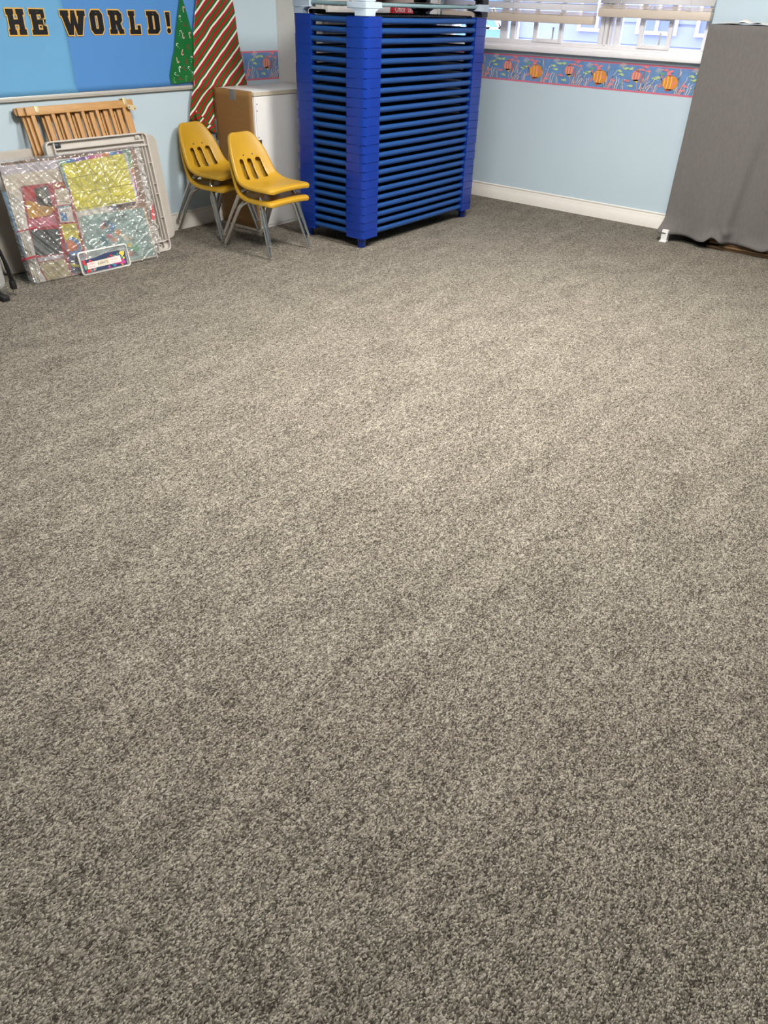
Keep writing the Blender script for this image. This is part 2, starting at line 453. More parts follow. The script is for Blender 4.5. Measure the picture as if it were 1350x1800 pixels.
# ------------------------------------------------------------------ wallpaper border with fish
def border(name, f, s0, s1, origin):
    """f(s, z, h): s along the wall to the right"""
    p = Print(f, h0=0.0012)
    z0, z1 = 0.893, 1.073
    p.rect(s0, z0, s1, z1, 'border_blue').up()
    p.rect(s0, z0, s1, z0+0.011, 'border_pink').rect(s0, z1-0.011, s1, z1, 'border_pink').up()
    rr = random.Random(3)
    per = 0.538
    k0 = math.floor((s0-origin)/per)-1
    while origin + k0*per < s1 + per:
        o = origin + k0*per; k0 += 1
        def inside(a, pad=0.03): return s0+pad < a < s1-pad
        def weed(a, h, lean, m, w=0.004, zb=0.905):
            if not inside(a) or not inside(a+lean): return
            pts = [(a + lean*t + 0.006*math.sin(t*9+a*50)*t, zb + h*t) for t in [i/7 for i in range(8)]]
            p.stroke(pts, w, m)
        # brush ticks, seaweed, small fry
        for da, dz, m in ((-0.13, 1.02, 'weed_lime'), (-0.085, 1.038, 'weed_lime'), (-0.045, 1.04, 'weed_lime'), (-0.11, 0.998, 'weed_lime'), (-0.028, 0.932, 'weed_lime'), (0.19, 1.022, 'print_green'), (0.145, 0.99, 'weed_lime'), (0.165, 0.998, 'weed_lime'),
                          (0.065, 1.056, 'fish_pink'), (0.04, 1.038, 'fish_pink'), (0.088, 1.032, 'fish_pink'), (-0.06, 0.962, 'fish_pink'), (0.213, 1.047, 'fish_pink'), (0.252, 1.041, 'fish_pink'), (0.37, 0.959, 'fish_pink'), (0.355, 0.93, 'fish_pink')):
            a = o+da
            if inside(a):
                p.ell(a, dz, 0.017, 0.008, m, rot=rr.uniform(-0.4, 0.4), n=10).poly([(a-0.014, dz), (a-0.026, dz+0.008), (a-0.026, dz-0.008)], m)
        p.up()
        for i, (da, h, ln, m) in enumerate(((0.02, 0.05, -0.004, 'weed_rose'), (0.035, 0.08, 0.02, 'weed_cream'), (0.05, 0.1, 0.035, 'weed_rose'), (0.06, 0.13, 0.012, 'weed_teal'), (0.07, 0.06, 0.06, 'weed_cream'), (0.082, 0.13, 0.012, 'weed_rose'), (0.055, 0.07, 0.05, 'weed_cream'), (0.1, 0.05, 0.03, 'weed_rose'), (0.03, 0.03, 0.03, 'weed_rose'), (0.095, 0.085, 0.05, 'weed_cream'),
                                            (0.305, 0.14, 0.015, 'weed_cream'), (0.318, 0.155, -0.005, 'weed_rose'), (0.33, 0.11, 0.045, 'weed_cream'), (0.325, 0.08, 0.03, 'fish_rust'), (0.34, 0.05, 0.03, 'weed_rose'), (0.31, 0.05, -0.02, 'weed_cream'), (0.3, 0.06, 0.01, 'weed_teal'),
                                            (-0.15, 0.075, 0.008, 'weed_cream'), (-0.16, 0.055, -0.012, 'weed_rose'), (-0.135, 0.07, 0.014, 'weed_cream'), (-0.115, 0.06, 0.01, 'weed_teal'), (-0.1, 0.065, 0.004, 'weed_rose'), (-0.085, 0.045, -0.012, 'weed_cream'), (0.15, 0.05, 0.012, 'weed_cream'), (0.14, 0.04, -0.006, 'weed_rose'), (0.16, 0.06, 0.02, 'weed_rose'))):
            weed(o+da, h, ln, m, w=0.0035 + 0.001*(i % 3))
        p.up()
        for q in range(4):
            for da, dz in ((0.135, 1.035), (-0.14, 1.05)):
                a = o+da+q*0.009
                if inside(a): p.stroke([(a, dz-0.003*q), (a+0.026, dz+0.024-0.003*q)], 0.003, 'weed_cream')
        for q in range(7):
            a = o + rr.uniform(-0.2, 0.3); z = rr.uniform(0.95, 1.05)
            if inside(a): p.ell(a, z, 0.0035, 0.0035, 'weed_cream', n=8)
        # small pink fish
        a, z = o, 0.997
        if inside(a, 0.06):
            p.ell(a, z, 0.036, 0.034, 'fish_pink', n=18).poly([(a-0.012, z+0.03), (a+0.004, z+0.046), (a+0.016, z+0.028)], 'fish_orange')
            p.poly([(a-0.02, z-0.025), (a+0.012, z-0.045), (a+0.024, z-0.022)], 'fish_yellow')
            p.poly([(a+0.036, z-0.04), (a+0.05, z+0.02), (a+0.058, z+0.02), (a+0.048, z-0.042)], 'fish_rust').up()
            for q in range(5): p.stroke([(a-0.022+q*0.011, z+0.02), (a-0.024+q*0.011, z-0.022)], 0.0035, 'fish_rust' if q % 2 else 'fish_yellow')
        # large orange fish
        a, z = o+0.257, 0.972
        if inside(a, 0.09):
            p.ell(a, z, 0.056, 0.046, 'fish_orange', n=22).poly([(a-0.03, z+0.04), (a-0.035, z+0.064), (a-0.018, z+0.066), (a+0.012, z+0.042)], 'fish_pink')
            p.poly([(a-0.05, z+0.005), (a-0.078, z+0.034), (a-0.064, z+0.045), (a-0.058, z)], 'fish_pink').poly([(a-0.05, z-0.005), (a-0.08, z-0.03), (a-0.066, z-0.036), (a-0.052, z-0.012)], 'fish_pink')
            p.poly([(a-0.03, z-0.04), (a-0.022, z-0.055), (a+0.02, z-0.044), (a+0.02, z-0.036)], 'fish_rust').up()
            for q in range(6):
                xx = -0.045 + q*0.0125; hh = 0.044*math.sqrt(max(0.05, 1-(xx/0.056)**2))
                p.stroke([(a+xx, z+hh*0.92), (a+xx+0.004, z), (a+xx, z-hh*0.92)], 0.0058, ('fish_yellow', 'fish_pink')[q % 2])
            p.up().ell(a+0.033, z, 0.009, 0.008, 'fish_pink', n=10)
    o = p.mb.build(name, None, recalc=False)
    return struct(o)
tag(border('trim_1', lambda s, z, h: (s, YB-h, z), XL, WX1+0.6, -3.524), 'fish wallpaper border under the window', 'wallpaper border')
tag(border('trim_2', lambda s, z, h: (XL+h, s, z), 3.95, YB, 4.43), 'fish wallpaper border beside the striped gift wrap', 'wallpaper border')

# ------------------------------------------------------------------ window
b = MB()
b.box((WX0-0.06, YB-0.055, 1.100), (WX1+0.06, YB+0.03, 1.131), bev=0.006)
win = b.build('window_1', 'window_white'); struct(win, 'white framed window along the back wall', 'window')
b = MB()
yw0, yw1 = YB+0.03, YB+0.10
b.box((WX0, YB+0.02, 1.10), (WX1, YB+0.15, 1.147), bev=0.003)
b.box((WX0, yw0, 1.147), (WX1, yw1, 1.176), bev=0.003)
b.box((WX0, yw0, WZ1-0.05), (WX1, yw1, WZ1)); b.box((WX0, yw0, 1.17), (WX0+0.05, yw1, WZ1)); b.box((WX1-0.035, yw0, 1.17), (WX1, yw1, WZ1))
for x0, x1, y0, y1 in ((-3.665, -3.60, yw0+0.03, yw1), (-3.556, -3.512, yw0, yw1), (-2.81, -2.775, yw0, yw1), (-2.765, -2.74, yw0-0.01, yw1), (-2.73, -2.715, yw0, yw1), (-2.69, -2.655, yw0, yw1)):
    b.box((x0, y0, 1.17), (x1, y1, WZ1-0.03), bev=0.003)
b.build('window_frame', 'window_white', win)
for x0, x1 in ((-3.345, -3.10), (-2.50, -2.262)):
    b = MB(); y0, y1 = yw0-0.012, yw0+0.02
    b.box((x0, y0, 1.165), (x0+0.032, y1, 2.2), bev=0.003); b.box((x1-0.03, y0, 1.165), (x1, y1, 2.2), bev=0.003)
    b.box((x0+0.03, y0, 1.165), (x1-0.028, y1, 1.19), bev=0.003); b.box((x0+0.03, y0, 1.335), (x1-0.028, y1, 1.35), bev=0.002)
    s_ = b.build('window_sash', 'window_white', win)
    b = MB(); b.box((x1-0.085, y0+0.006, 1.19), (x1-0.075, y0+0.016, 1.265)); b.build('sash_stay', 'aluminium', s_)
    b = MB(); b.box((x0+0.032, y0+0.014, 1.19), (x1-0.03, y0+0.017, 2.2)); b.build('sash_pane', 'glass', s_)
for x0, x1 in ((WX0+0.05, -3.665), (-3.60, -3.556), (-3.512, -3.345), (-3.10, -2.81), (-2.655, -2.50), (-2.262, WX1-0.035)):
    b = MB(); b.box((x0, yw0+0.03, 1.176), (x1, yw0+0.034, WZ1-0.05)); b.build('window_pane', 'glass', win)

# blinds
def blind(x0, x1, zb, label):
    t = thing('window_blind', label, 'blind', ((x0+x1)/2, YB-0.04, zb))
    w = (x1-x0)/2
    b = MB(); b.box((-w, -0.028, 0), (w, 0.026, 0.052), bev=0.006); b.build('bottom_rail', 'blind_rail', t)
    b = MB(); b.box((-w, -0.026, 0.053), (w, 0.024, 0.0585), bev=0.002); b.box((-w, -0.026, 0.0605), (w, 0.024, 0.066), bev=0.002); b.box((-w, -0.025, 0.068), (w, 0.024, 0.0735), bev=0.002); b.build('stacked_slats', 'blind_rail', t)
    z = 0.083
    n = 0
    while zb + z < WZ1-0.04 and n < 20:
        b = MB()
        prof = [(-0.026+0.052*k/6, 0.020*(k/6) - 0.004*math.sin(PI*k/6)) for k in range(7)]
        # slat tipped so its room side shows its face
        b.grid(lambda u, v: (-w+2*w*u, 0.022*math.cos(0) * (-0.5+v), z + 0.042*v - 0.004*math.sin(PI*v)), 1, 6, None)
        o = b.build('slat', 'slat', t, recalc=False)
        modded(o, ('SOLIDIFY', dict(thickness=0.003)))
        z += 0.0475; n += 1
    for fx in (-0.55, 0.0, 0.6) if w > 0.5 else (-0.6, 0.02, 0.62):
        b = MB(); b.tube([(fx*w, -0.03, 0.055), (fx*w, -0.018, 0.09), (fx*w, -0.016, WZ1-zb-0.03)], 0.0016, n=6)
        for q in range(5):
            a = q*1.3
            b.tube([(fx*w + 0.018*math.cos(a+k*0.8), -0.033, 0.058 + 0.009*math.sin(a*1.7+k)) for k in range(5)], 0.0012, n=5)
        b.build('lift_cord', 'white_plastic', t)
    b = MB(); b.box((-w, -0.028, WZ1-zb-0.045), (w, 0.028, WZ1-zb+0.02)); b.build('headrail', 'blind_rail', t)
    return t
blind(-4.15, -2.822, 1.292, 'cream window blind nearest the cot stack, hanging lower')
blind(-2.797, -1.992, 1.345, 'cream window blind above the grey cloth, hanging higher')

# ------------------------------------------------------------------ outside
b = MB(); b.box((-40, YB+0.3, -0.6), (30, 40, -0.5)); struct(b.build('ground', 'outdoor_ground'))
nb = thing('neighbouring_building', 'blue grey sided building across the way seen through the window', 'building', (0, 11.5, -0.5))
b = MB(); b.box((-16, 0, 0), (4, 3, 6))
for k in range(24): b.box((-16, -0.02, 0.25*k), (4, 0, 0.25*k+0.22))
b.build('wall', 'siding', nb)
for x in (-5.6, -4.75, -3.95, -3.1, -2.2):
    b = MB(); b.box((x, -0.075, 1.62), (x+0.55, -0.022, 1.66)); b.box((x, -0.075, 2.5), (x+0.55, -0.022, 2.55))
    for xx in (x, x+0.26, x+0.51): b.box((xx, -0.07, 1.661), (xx+0.04, -0.022, 2.499))
    fo = b.build('window_frame', 'siding_trim', nb)
    b = MB(); b.box((x+0.02, -0.045, 1.64), (x+0.53, -0.03, 2.52)); b.build('pane', 'dark_pane', fo)
sg = Print(lambda a, z, h: (a, -h, z)); sg.h = 0
sgt = thing('wall_sign', 'blue sign with white script outside the window', 'sign', (-7.3, 11.44, 0.9))
b = MB(); b.box((-0.75, -0.03, 0), (0.75, 0.03, 0.8)); b.build('sign_board', 'sign_blue', sgt)
p = Print(lambda a, z, h: (a, -0.034-h, z))
for q in range(6):
    p.stroke([(-0.6+q*0.2+0.09*math.cos(k*0.8), 0.32+0.13*math.sin(k*0.8+q)) for k in range(8)], 0.045, 'paper_white')
p.stroke([(-0.65, 0.18), (0.6, 0.2)], 0.03, 'paper_white')
p.mb.build('sign_script', None, sgt, recalc=False)

# ------------------------------------------------------------------ bulletin board and papers
bb = thing('bulletin_board', 'bulletin board with thin metal frame covered in blue paper', 'bulletin board', (XL, 2.4, 0.868))
b = MB(); b.box((0, -1.2, 0.02), (0.012, 1.5, 1.28)); b.build('panel', 'cork_board', bb)
b = MB()
for lo, hi in (((0, -1.22, 0), (0.022, 1.52, 0.024)), ((0, -1.22, 1.27), (0.022, 1.52, 1.295)), ((0, -1.22, 0.024), (0.022, -1.195, 1.27)), ((0, 1.495, 0.024), (0.022, 1.52, 1.27))):
    b.box(lo, hi, bev=0.003)
b.box((0.02, -1.2, 0.010), (0.025, 1.5, 0.016))
b.build('board_frame', 'aluminium', bb)
def wavy(y, z, amp):
    return amp*(mnoise.noise(Vector((y*5, z*5, 3.1))) + 0.5*mnoise.noise(Vector((y*13, z*13, 1.7))))
seam = [(2.868, 0.893), (2.857, 0.944), (2.858, 1.045), (2.857, 1.157), (2.862, 1.266), (2.858, 1.346), (2.862, 2.15)]
def seam_y(z):
    for (y0, z0), (y1, z1) in zip(seam, seam[1:]):
        if z <= z1: return y0 + (y1-y0)*(z-z0)/(z1-z0)
    return seam[-1][0]
b = MB()
b.grid(lambda u, v: (XL+0.0140 + wavy(2.7+1.2*u, 0.893+1.2*v, 0.0011), 2.75+1.13*u, 0.8935+1.25*v), 40, 40)
o = modded(b.build('backing_paper', 'paper_blue', recalc=False), ('SOLIDIFY', dict(thickness=0.0004, offset=-1)))
tag(o, 'mid blue backing paper on the bulletin board behind WORLD', 'paper')
b = MB()
def lightp(u, v):
    z = 0.891+1.25*v
    y1 = seam_y(z); y = 1.25 + (y1-1.25)*u
    edge = max(0, (u-0.93)/0.07)
    return (XL+0.0168 + wavy(y+9, z, 0.0020) - 0.0014*max(0, 1-abs((z-1.03)+0.35*(y-2.6))/0.05) - 0.0012*max(0, 1-abs((z-0.95)-0.5*(y-2.35))/0.06) + 0.0008*edge*edge*(1+math.sin(z*25)), y, z)
b.grid(lightp, 60, 40)
o = modded(b.build('backing_paper', 'paper_sky', recalc=False), ('SOLIDIFY', dict(thickness=0.0004, offset=-1)))
tag(o, 'creased light blue backing paper overlapping the darker sheet, behind HE', 'paper')

# cut-out letters
def area(lp): return 0.5*sum(a[0]*b_[1]-b_[0]*a[1] for a, b_ in zip(lp, lp[1:]+lp[:1]))
def offset(lp, d):
    if area(lp) < 0: lp = lp[::-1]
    n = len(lp); out = []
    for i in range(n):
        p0, p1, p2 = Vector(lp[i-1]), Vector(lp[i]), Vector(lp[(i+1) % n])
        e0 = (p1-p0).normalized(); e1 = (p2-p1).normalized()
        n0 = Vector((e0.y, -e0.x)); n1 = Vector((e1.y, -e1.x))
        mdir = (n0+n1); k = mdir.length_squared
        mdir = mdir*(2/k) if k > 0.3 else n0
        out.append(tuple(p1 + mdir*d))
    return out
def circ(cx, cy, rx, ry, n=16): return [(cx+rx*math.cos(2*PI*k/n), cy+ry*math.sin(2*PI*k/n)) for k in range(n)]
LET = {
 'T': ([[(0,1),(1,1),(1,.66),(.8,.66),(.8,.8),(.68,.8),(.68,.2),(.76,.2),(.76,0),(.24,0),(.24,.2),(.32,.2),(.32,.8),(.2,.8),(.2,.66),(0,.66)]], []),
 'H': ([[(0,1),(.43,1),(.43,.8),(.38,.8),(.38,.6),(.62,.6),(.62,.8),(.57,.8),(.57,1),(1,1),(1,.78),(.93,.78),(.93,.22),(1,.22),(1,0),(.57,0),(.57,.2),(.62,.2),(.62,.4),(.38,.4),(.38,.2),(.43,.2),(.43,0),(0,0),(0,.22),(.07,.22),(.07,.78),(0,.78)]], []),
 'E': ([[(0,1),(.96,1),(.96,.66),(.72,.66),(.72,.8),(.46,.8),(.46,.6),(.82,.6),(.82,.4),(.46,.4),(.46,.2),(.74,.2),(.74,.34),(1,.34),(1,0),(0,0),(0,.2),(.09,.2),(.09,.8),(0,.8)]], []),
 'W': ([[(0,1),(.33,1),(.33,.78),(.29,.78),(.355,.38),(.42,1),(.58,1),(.645,.38),(.71,.78),(.67,.78),(.67,1),(1,1),(1,.78),(.95,.78),(.78,0),(.57,0),(.5,.42),(.43,0),(.22,0),(.05,.78),(0,.78)]], []),
 'O': ([[(0,.82),(.2,1),(.8,1),(1,.82),(1,.18),(.8,0),(.2,0),(0,.18)]], [[(.4,.77),(.6,.77),(.6,.23),(.4,.23)]]),
 'R': ([[(0,1),(.76,1),(.96,.85),(.96,.56),(.8,.45),(.92,.2),(1,.2),(1,0),(.66,0),(.5,.4),(.46,.4),(.46,.2),(.52,.2),(.52,0),(0,0),(0,.2),(.09,.2),(.09,.8),(0,.8)]], [[(.46,.8),(.6,.8),(.6,.58),(.46,.58)]]),
 'L': ([[(0,1),(.58,1),(.58,.8),(.48,.8),(.48,.2),(.72,.2),(.72,.38),(1,.38),(1,0),(0,0),(0,.2),(.09,.2),(.09,.8),(0,.8)]], []),
 'D': ([[(0,1),(.78,1),(1,.82),(1,.18),(.78,0),(0,0),(0,.2),(.09,.2),(.09,.8),(0,.8)]], [[(.45,.8),(.6,.8),(.6,.2),(.45,.2)]]),
 '!': ([[(0,1),(1,1),(.86,.33),(.2,.33)], circ(.52, .13, .42, .125)], []),
}
ZB_, ZT_ = 1.1835, 1.3015
SPOT = [('T', 2.375, 2.472, .005), ('H', 2.513, 2.614, 0), ('E', 2.647, 2.738, 0), ('W', 2.832, 2.99, -.003), ('O', 3.022, 3.108, 0), ('R', 3.148, 3.245, 0), ('L', 3.288, 3.368, -.002), ('D', 3.42, 3.514, -.001), ('!', 3.562, 3.598, 0)]
for ch, y0, y1, dz in SPOT:
    w, h = y1-y0, ZT_-ZB_
    if ch == '!': h = 0.113
    on_light = y1 < 2.84
    base = 0.0212 if 2.8 < y0 < 2.9 else 0.0200 if y0 < 2.8 else 0.0162
    t = thing('paper_letter', {'!': 'black exclamation mark with gold border beside the green paper tree'}.get(ch, 'black cut-out letter %s with gold border stapled to the blue board' % ch), 'letter', (XL+base, y0, ZB_+dz), 0, 'gold edged black letters on the bulletin board')
    f = lambda a, b_, hh: (hh, a, b_)
    outer, holes = LET[ch]
    sc = lambda lp: [(a*w, b_*h) for a, b_ in lp]
    b = MB()
    if ch == '!':
        b.poly([offset(sc(outer[0]), 0.006)], f, 0.0008); b.poly([offset(sc(outer[1]), 0.006)], lambda a, b_, hh: (hh+0.0001, a, b_), 0.0008)
    else:
        if ch == 'W':
            half = [[(0,.78),(.33,.78),(.33,1),(0,1)], [(.05,.78),(.22,0),(.43,0),(.29,.78)], [(.345,.36),(.37,.05),(.425,.0),(.5,.44),(.5,1),(.42,1)]]
            for k, pc in enumerate(half + [[(1-a, c) for a, c in pc][::-1] for pc in half]): b.poly([offset(sc(pc), 0.0058)], lambda a, c, hh: (hh*(1-0.06*k), a, c), 0.0008)
        else: b.poly([offset(sc(o_), 0.0062) for o_ in outer] + [[q for q in offset(sc(hh), -0.0052)] for hh in holes], f, 0.0008)
    b.build('letter_border', 'letter_gold', t)
    b = MB()
    for k, o_ in enumerate(half + [[(1-a, c) for a, c in pc][::-1] for pc in half] if ch == 'W' else outer): b.poly([sc(o_)] + [sc(hh) for hh in holes], lambda a, b_, hh: (0.001+hh*(1-0.06*k), a, b_), 0.0008)
    b.build('letter_face', 'letter_black', t)
    b = MB(); b.tube([(0.0024, w*0.45, h*0.9), (0.0028, w*0.45+0.011, h*0.9+0.001)], 0.0007, n=5); b.build('staple', 'staple', t)

# ------------------------------------------------------------------ green candy-cane paper tree
TX = XL+0.024
p = Print(lambda y, z, h: (TX+h+0.004*math.sin((y-3.5)*9), y, z))
tri = [(3.545, 0.908), (3.60, 0.904), (3.66, 0.910), (3.725, 0.911), (3.79, 0.905), (3.83, 0.909), (3.80, 1.02), (3.765, 1.16), (3.728, 1.29), (3.700, 1.385), (3.690, 1.392), (3.672, 1.335), (3.63, 1.21), (3.594, 1.08), (3.583, 1.065), (3.541, 0.953)]
p.poly(tri, 'gift_green').up()
rr = random.Random(11)
def cane(y, z, a, sz, m, dotted=False, flip=1):
    pts = [(0, -1.2), (0, -0.4), (0, 0.3)] + [(flip*(0.42-0.42*math.cos(q)), 0.3+0.42*math.sin(q)) for q in (0.6, 1.2, 1.8, 2.4, 3.0, 3.5)]
    c, s_ = math.cos(a), math.sin(a)
    pts = [(y+sz*(px*c-pz*s_), z+sz*(px*s_+pz*c)) for px, pz in pts]
    if dotted:
        for q in pts[::1]: p.ell(q[0], q[1], 0.0022, 0.0022, m, n=6)
    else: p.stroke(pts, 0.0055, m)
cn = [(3.62,1.30-0.0,0.3,'cane_pink',0),(3.70,1.315,0.1,'cane_pink',0),(3.665,1.265,0.5,'cane_white',1),(3.655,1.19,-0.3,'cane_white',1),(3.70,1.225,1.5,'cane_brown',0),(3.64,1.225,0.2,'cane_green',0),(3.675,1.17,2.9,'cane_pink',0),(3.73,1.175,0.3,'cane_pink',0),
      (3.61,1.165,3.0,'cane_green',0),(3.71,1.105,0.9,'cane_brown',0),(3.625,1.115,0.9,'cane_white',1),(3.655,1.08,2.6,'cane_pink',0),(3.68,1.03,2.9,'cane_brown',0),(3.725,1.045,0.0,'cane_white',1),(3.61,1.035,3.2,'cane_pink',0),(3.575,1.0,0.2,'cane_pink',0),(3.62,0.99,0.1,'cane_white',0),
      (3.66,0.985,1.2,'cane_brown',0),(3.70,0.985,0.9,'cane_white',1),(3.725,0.955,0.3,'cane_white',1),(3.59,0.955,1.4,'cane_white',1),(3.62,0.93,1.5,'cane_brown',0),(3.665,0.935,0.1,'cane_green',0),(3.71,0.925,2.2,'cane_brown',0),(3.57,0.925,3.0,'cane_green',0)]
for y, z, a, m, dd in cn:
    if 3.548+0.30*(z-0.91) < y < 3.80: cane(y, z, a, 0.016, m, dd, 1 if a < 2 else -1)
o = p.mb.build('paper_tree', None, recalc=False)
tag(o, 'green paper tree printed with candy canes, pinned at the board corner', 'paper decoration')

# ------------------------------------------------------------------ striped gift wrap tree
def wrap_x(y, z):
    x = XL+0.036 + 0.004*math.sin(z*17+y*4) + 0.003*math.sin(y*24+z*9)
    x += 0.010*math.exp(-((z-0.885)/0.018)**2)
    if z < 0.86: x -= 0.012*min(1, (0.86-z)/0.1)
    return x
left = [(3.663, 0.69), (3.671, 0.741), (3.693, 0.824), (3.727, 0.922), (3.741, 1.052), (3.764, 1.21), (3.805, 1.363), (3.945, 2.2)]
right = [(3.884, 0.60), (3.884, 0.868), (4.188, 0.882), (4.161, 1.042), (4.144, 1.176), (4.128, 1.305), (4.115, 1.368), (3.965, 2.2)]
low = [(3.663, 0.69), (3.692, 0.681), (3.752, 0.648), (3.836, 0.598), (3.883, 0.595), (3.89, 0.6), (4.2, 0.6)]
def interp(t, z):
    if z <= t[0][1]: return t[0][0]
    for (y0, z0), (y1, z1) in zip(t, t[1:]):
        if z <= z1: return y0+(y1-y0)*(z-z0)/(z1-z0)
    return t[-1][0]
def lowz(y):
    for (y0, z0), (y1, z1) in zip(low, low[1:]):
        if y <= y1: return z0+(z1-z0)*(y-y0)/(y1-y0)
    return low[-1][1]
def wrapf(u, v):
    zt = 0.69 + (2.2-0.69)*v
    y = interp(left, zt)*(1-u) + interp(right, zt)*u
    zl = lowz(y); z = zt
    if v < 0.14:
        z = zl + (zt-0.69)/(0.14*1.51)*(0.69+0.14*1.51-zl)
    return (wrap_x(y, z), y, z)
b = MB(); b.grid(wrapf, 46, 110)
o = modded(b.build('gift_wrap', 'wrap', recalc=False), ('SOLIDIFY', dict(thickness=0.0015, offset=-1)))
tag(o, 'red green and white striped gift wrap hanging behind the cardboard faced cabinet', 'wrapping paper')
b = MB()
def flap(u, v):
    y = 3.70+0.17*u; zt = 0.745-0.145*u
    z = zt - (0.05+0.03*u)*(1-v)*(1-0.2*u)
    z = max(z, lowz(y)+0.004)
    return (XL+0.052+0.006*v+0.003*math.sin(u*9), y, z)
b.grid(flap, 14, 4)
fo = modded(b.build('torn_flap', 'wrap', recalc=False), ('SOLIDIFY', dict(thickness=0.001, offset=-1)))
fo.parent = o

# ------------------------------------------------------------------ white cabinet with cardboard
cb = thing('storage_cabinet', 'low white cabinet between the gift wrap and the blue cots', 'cabinet', (-4.37, 4.215, 0))
b = MB(); b.box((-0.155, -0.315, 0.0), (0.203, 0.315, 0.845), bev=0.002); b.build('body', 'melamine', cb)
b = MB(); b.box((-0.160, -0.320, 0.846), (0.208, 0.318, 0.873), bev=0.002); top_ = b.build('top', 'melamine', cb)
b = MB(); b.box((0.208, -0.318, 0.848), (0.2105, 0.316, 0.871)); b.build('edge_strip', 'edge_band', top_)
b = MB(); b.box((0.204, -0.305, 0.02), (0.2085, 0.308, 0.838), bev=0.001); dr = b.build('door', 'melamine', cb)
b = MB(); b.box((0.2085, -0.303, 0.50), (0.2145, -0.272, 0.585), bev=0.002); b.build('hinge', 'dark_metal', dr)
for z, dy in ((0.80, -0.295), (0.76, -0.297), (0.60, -0.295)):
    b = MB(); b.lathe([(0.004, 0), (0.004, 0.002), (0.002, 0.003)], (0.2085, dy, z), n=8, axis=(1, 0, 0)); b.build('screw', 'dark_metal', dr)
b = MB(); b.box((0.196, -0.321, 0.845), (0.211, -0.300, 0.872), bev=0.004); b.build('tape_scrap', 'edge_band', cb)
cd = thing('cardboard_sheet', 'brown cardboard sheet taped over the side of the white cabinet', 'cardboard', (-4.365, 3.889, 0))
def cardf(u, v): return (-0.19+0.385*u, 0.002*math.sin(v*5)*math.sin(u*3)-0.001, 0.003+0.873*v)
b = MB(); b.grid(cardf, 10, 20)
modded(b.build('sheet', 'cardboard', cd, recalc=False), ('SOLIDIFY', dict(thickness=0.004, offset=1)))
for (x, z, w, h) in ((0.012, 0.845, 0.028, 0.034), (-0.188, 0.635, 0.014, 0.045), (-0.183, 0.49, 0.018, 0.055), (0.188, 0.565, 0.012, 0.03)):
    b = MB(); b.box((x-w, -0.0085, z-h), (x+w, -0.0065, min(z+h, 0.876)), bev=0.0008); b.build('duct_tape', 'duct_tape', cd)

# ------------------------------------------------------------------ tall white bookcase behind the cots with boxes
bc = thing('bookcase', 'tall white open bookcase standing behind the cot stack', 'bookcase', (-4.36, 5.25, 0))
b = MB(); b.box((-0.22, -0.697, 0), (0.22, -0.677, 2.1)); b.build('side_panel', 'shelf_white', bc)
b = MB(); b.box((-0.22, 0.69, 0), (0.22, 0.71, 2.1)); b.build('side_panel', 'shelf_white', bc)
b = MB(); b.box((-0.22, -0.677, 0), (-0.212, 0.69, 2.1)); b.build('back_panel', 'shelf_white', bc)
for z in (0.06, 0.45, 0.82, 1.12, 1.52, 2.08):
    b = MB(); b.box((-0.212, -0.677, z), (0.215, 0.69, z+0.02)); b.build('shelf', 'shelf_white', bc)
zs = 1.1405
def carton(name, y0, y1, h, m, label, cat, depth=0.36):
    t = thing(name, label, cat, (-4.145-depth/2, (y0+y1)/2, zs))
    w = (y1-y0)/2
    b = MB(); b.box((-depth/2, -w, 0), (depth/2, w, h-0.045), bev=0.003); b.build('body', m, t)
    b = MB(); b.box((-depth/2-0.003, -w-0.003, h-0.045), (depth/2+0.003, w+0.003, h), bev=0.003); b.build('lid', m, t)
    return t, depth/2
t, d = carton('archive_box', 4.62, 4.93, 0.262, 'box_white', 'white archive box printed in black behind the cots, beside the bookcase side', 'box')
p = Print(lambda a, z, h: (d+0.0045+h, a, z))
p.text('Fellowes', -0.14, 0.215, 0.042, 'ink_dark').ell(0.075, 0.232, 0.035, 0.016, 'ink_dark').up().ell(0.066, 0.234, 0.010, 0.008, 'box_white').ell(0.09, 0.23, 0.008, 0.007, 'box_white')
p.mb.build('printing', None, t, recalc=False)
t, d = carton('archive_box', 4.99, 5.31, 0.225, 'box_white', 'plain white box behind the cots between archive box and red box', 'box')
t, d = carton('paper_carton', 5.355, 5.665, 0.236, 'box_red', 'red carton lettered Office DEPOT behind the cots', 'box')
p = Print(lambda a, z, h: (d+0.0045+h, a, z))
p.text('Office', -0.142, 0.186, 0.056, 'paper_white', sx=0.92)
p.mb.build('lettering', None, t, recalc=False)
p = Print(lambda a, z, h: (d+0.0045+h, a, z))
p.text('DEPOT', 0.02, 0.186, 0.046, 'paper_white', sx=0.84)
p.mb.build('lettering', None, t, recalc=False)
t, d = carton('archive_box', 5.70, 5.925, 0.27, 'box_white', 'white box behind the cots at the window end of the shelf', 'box')

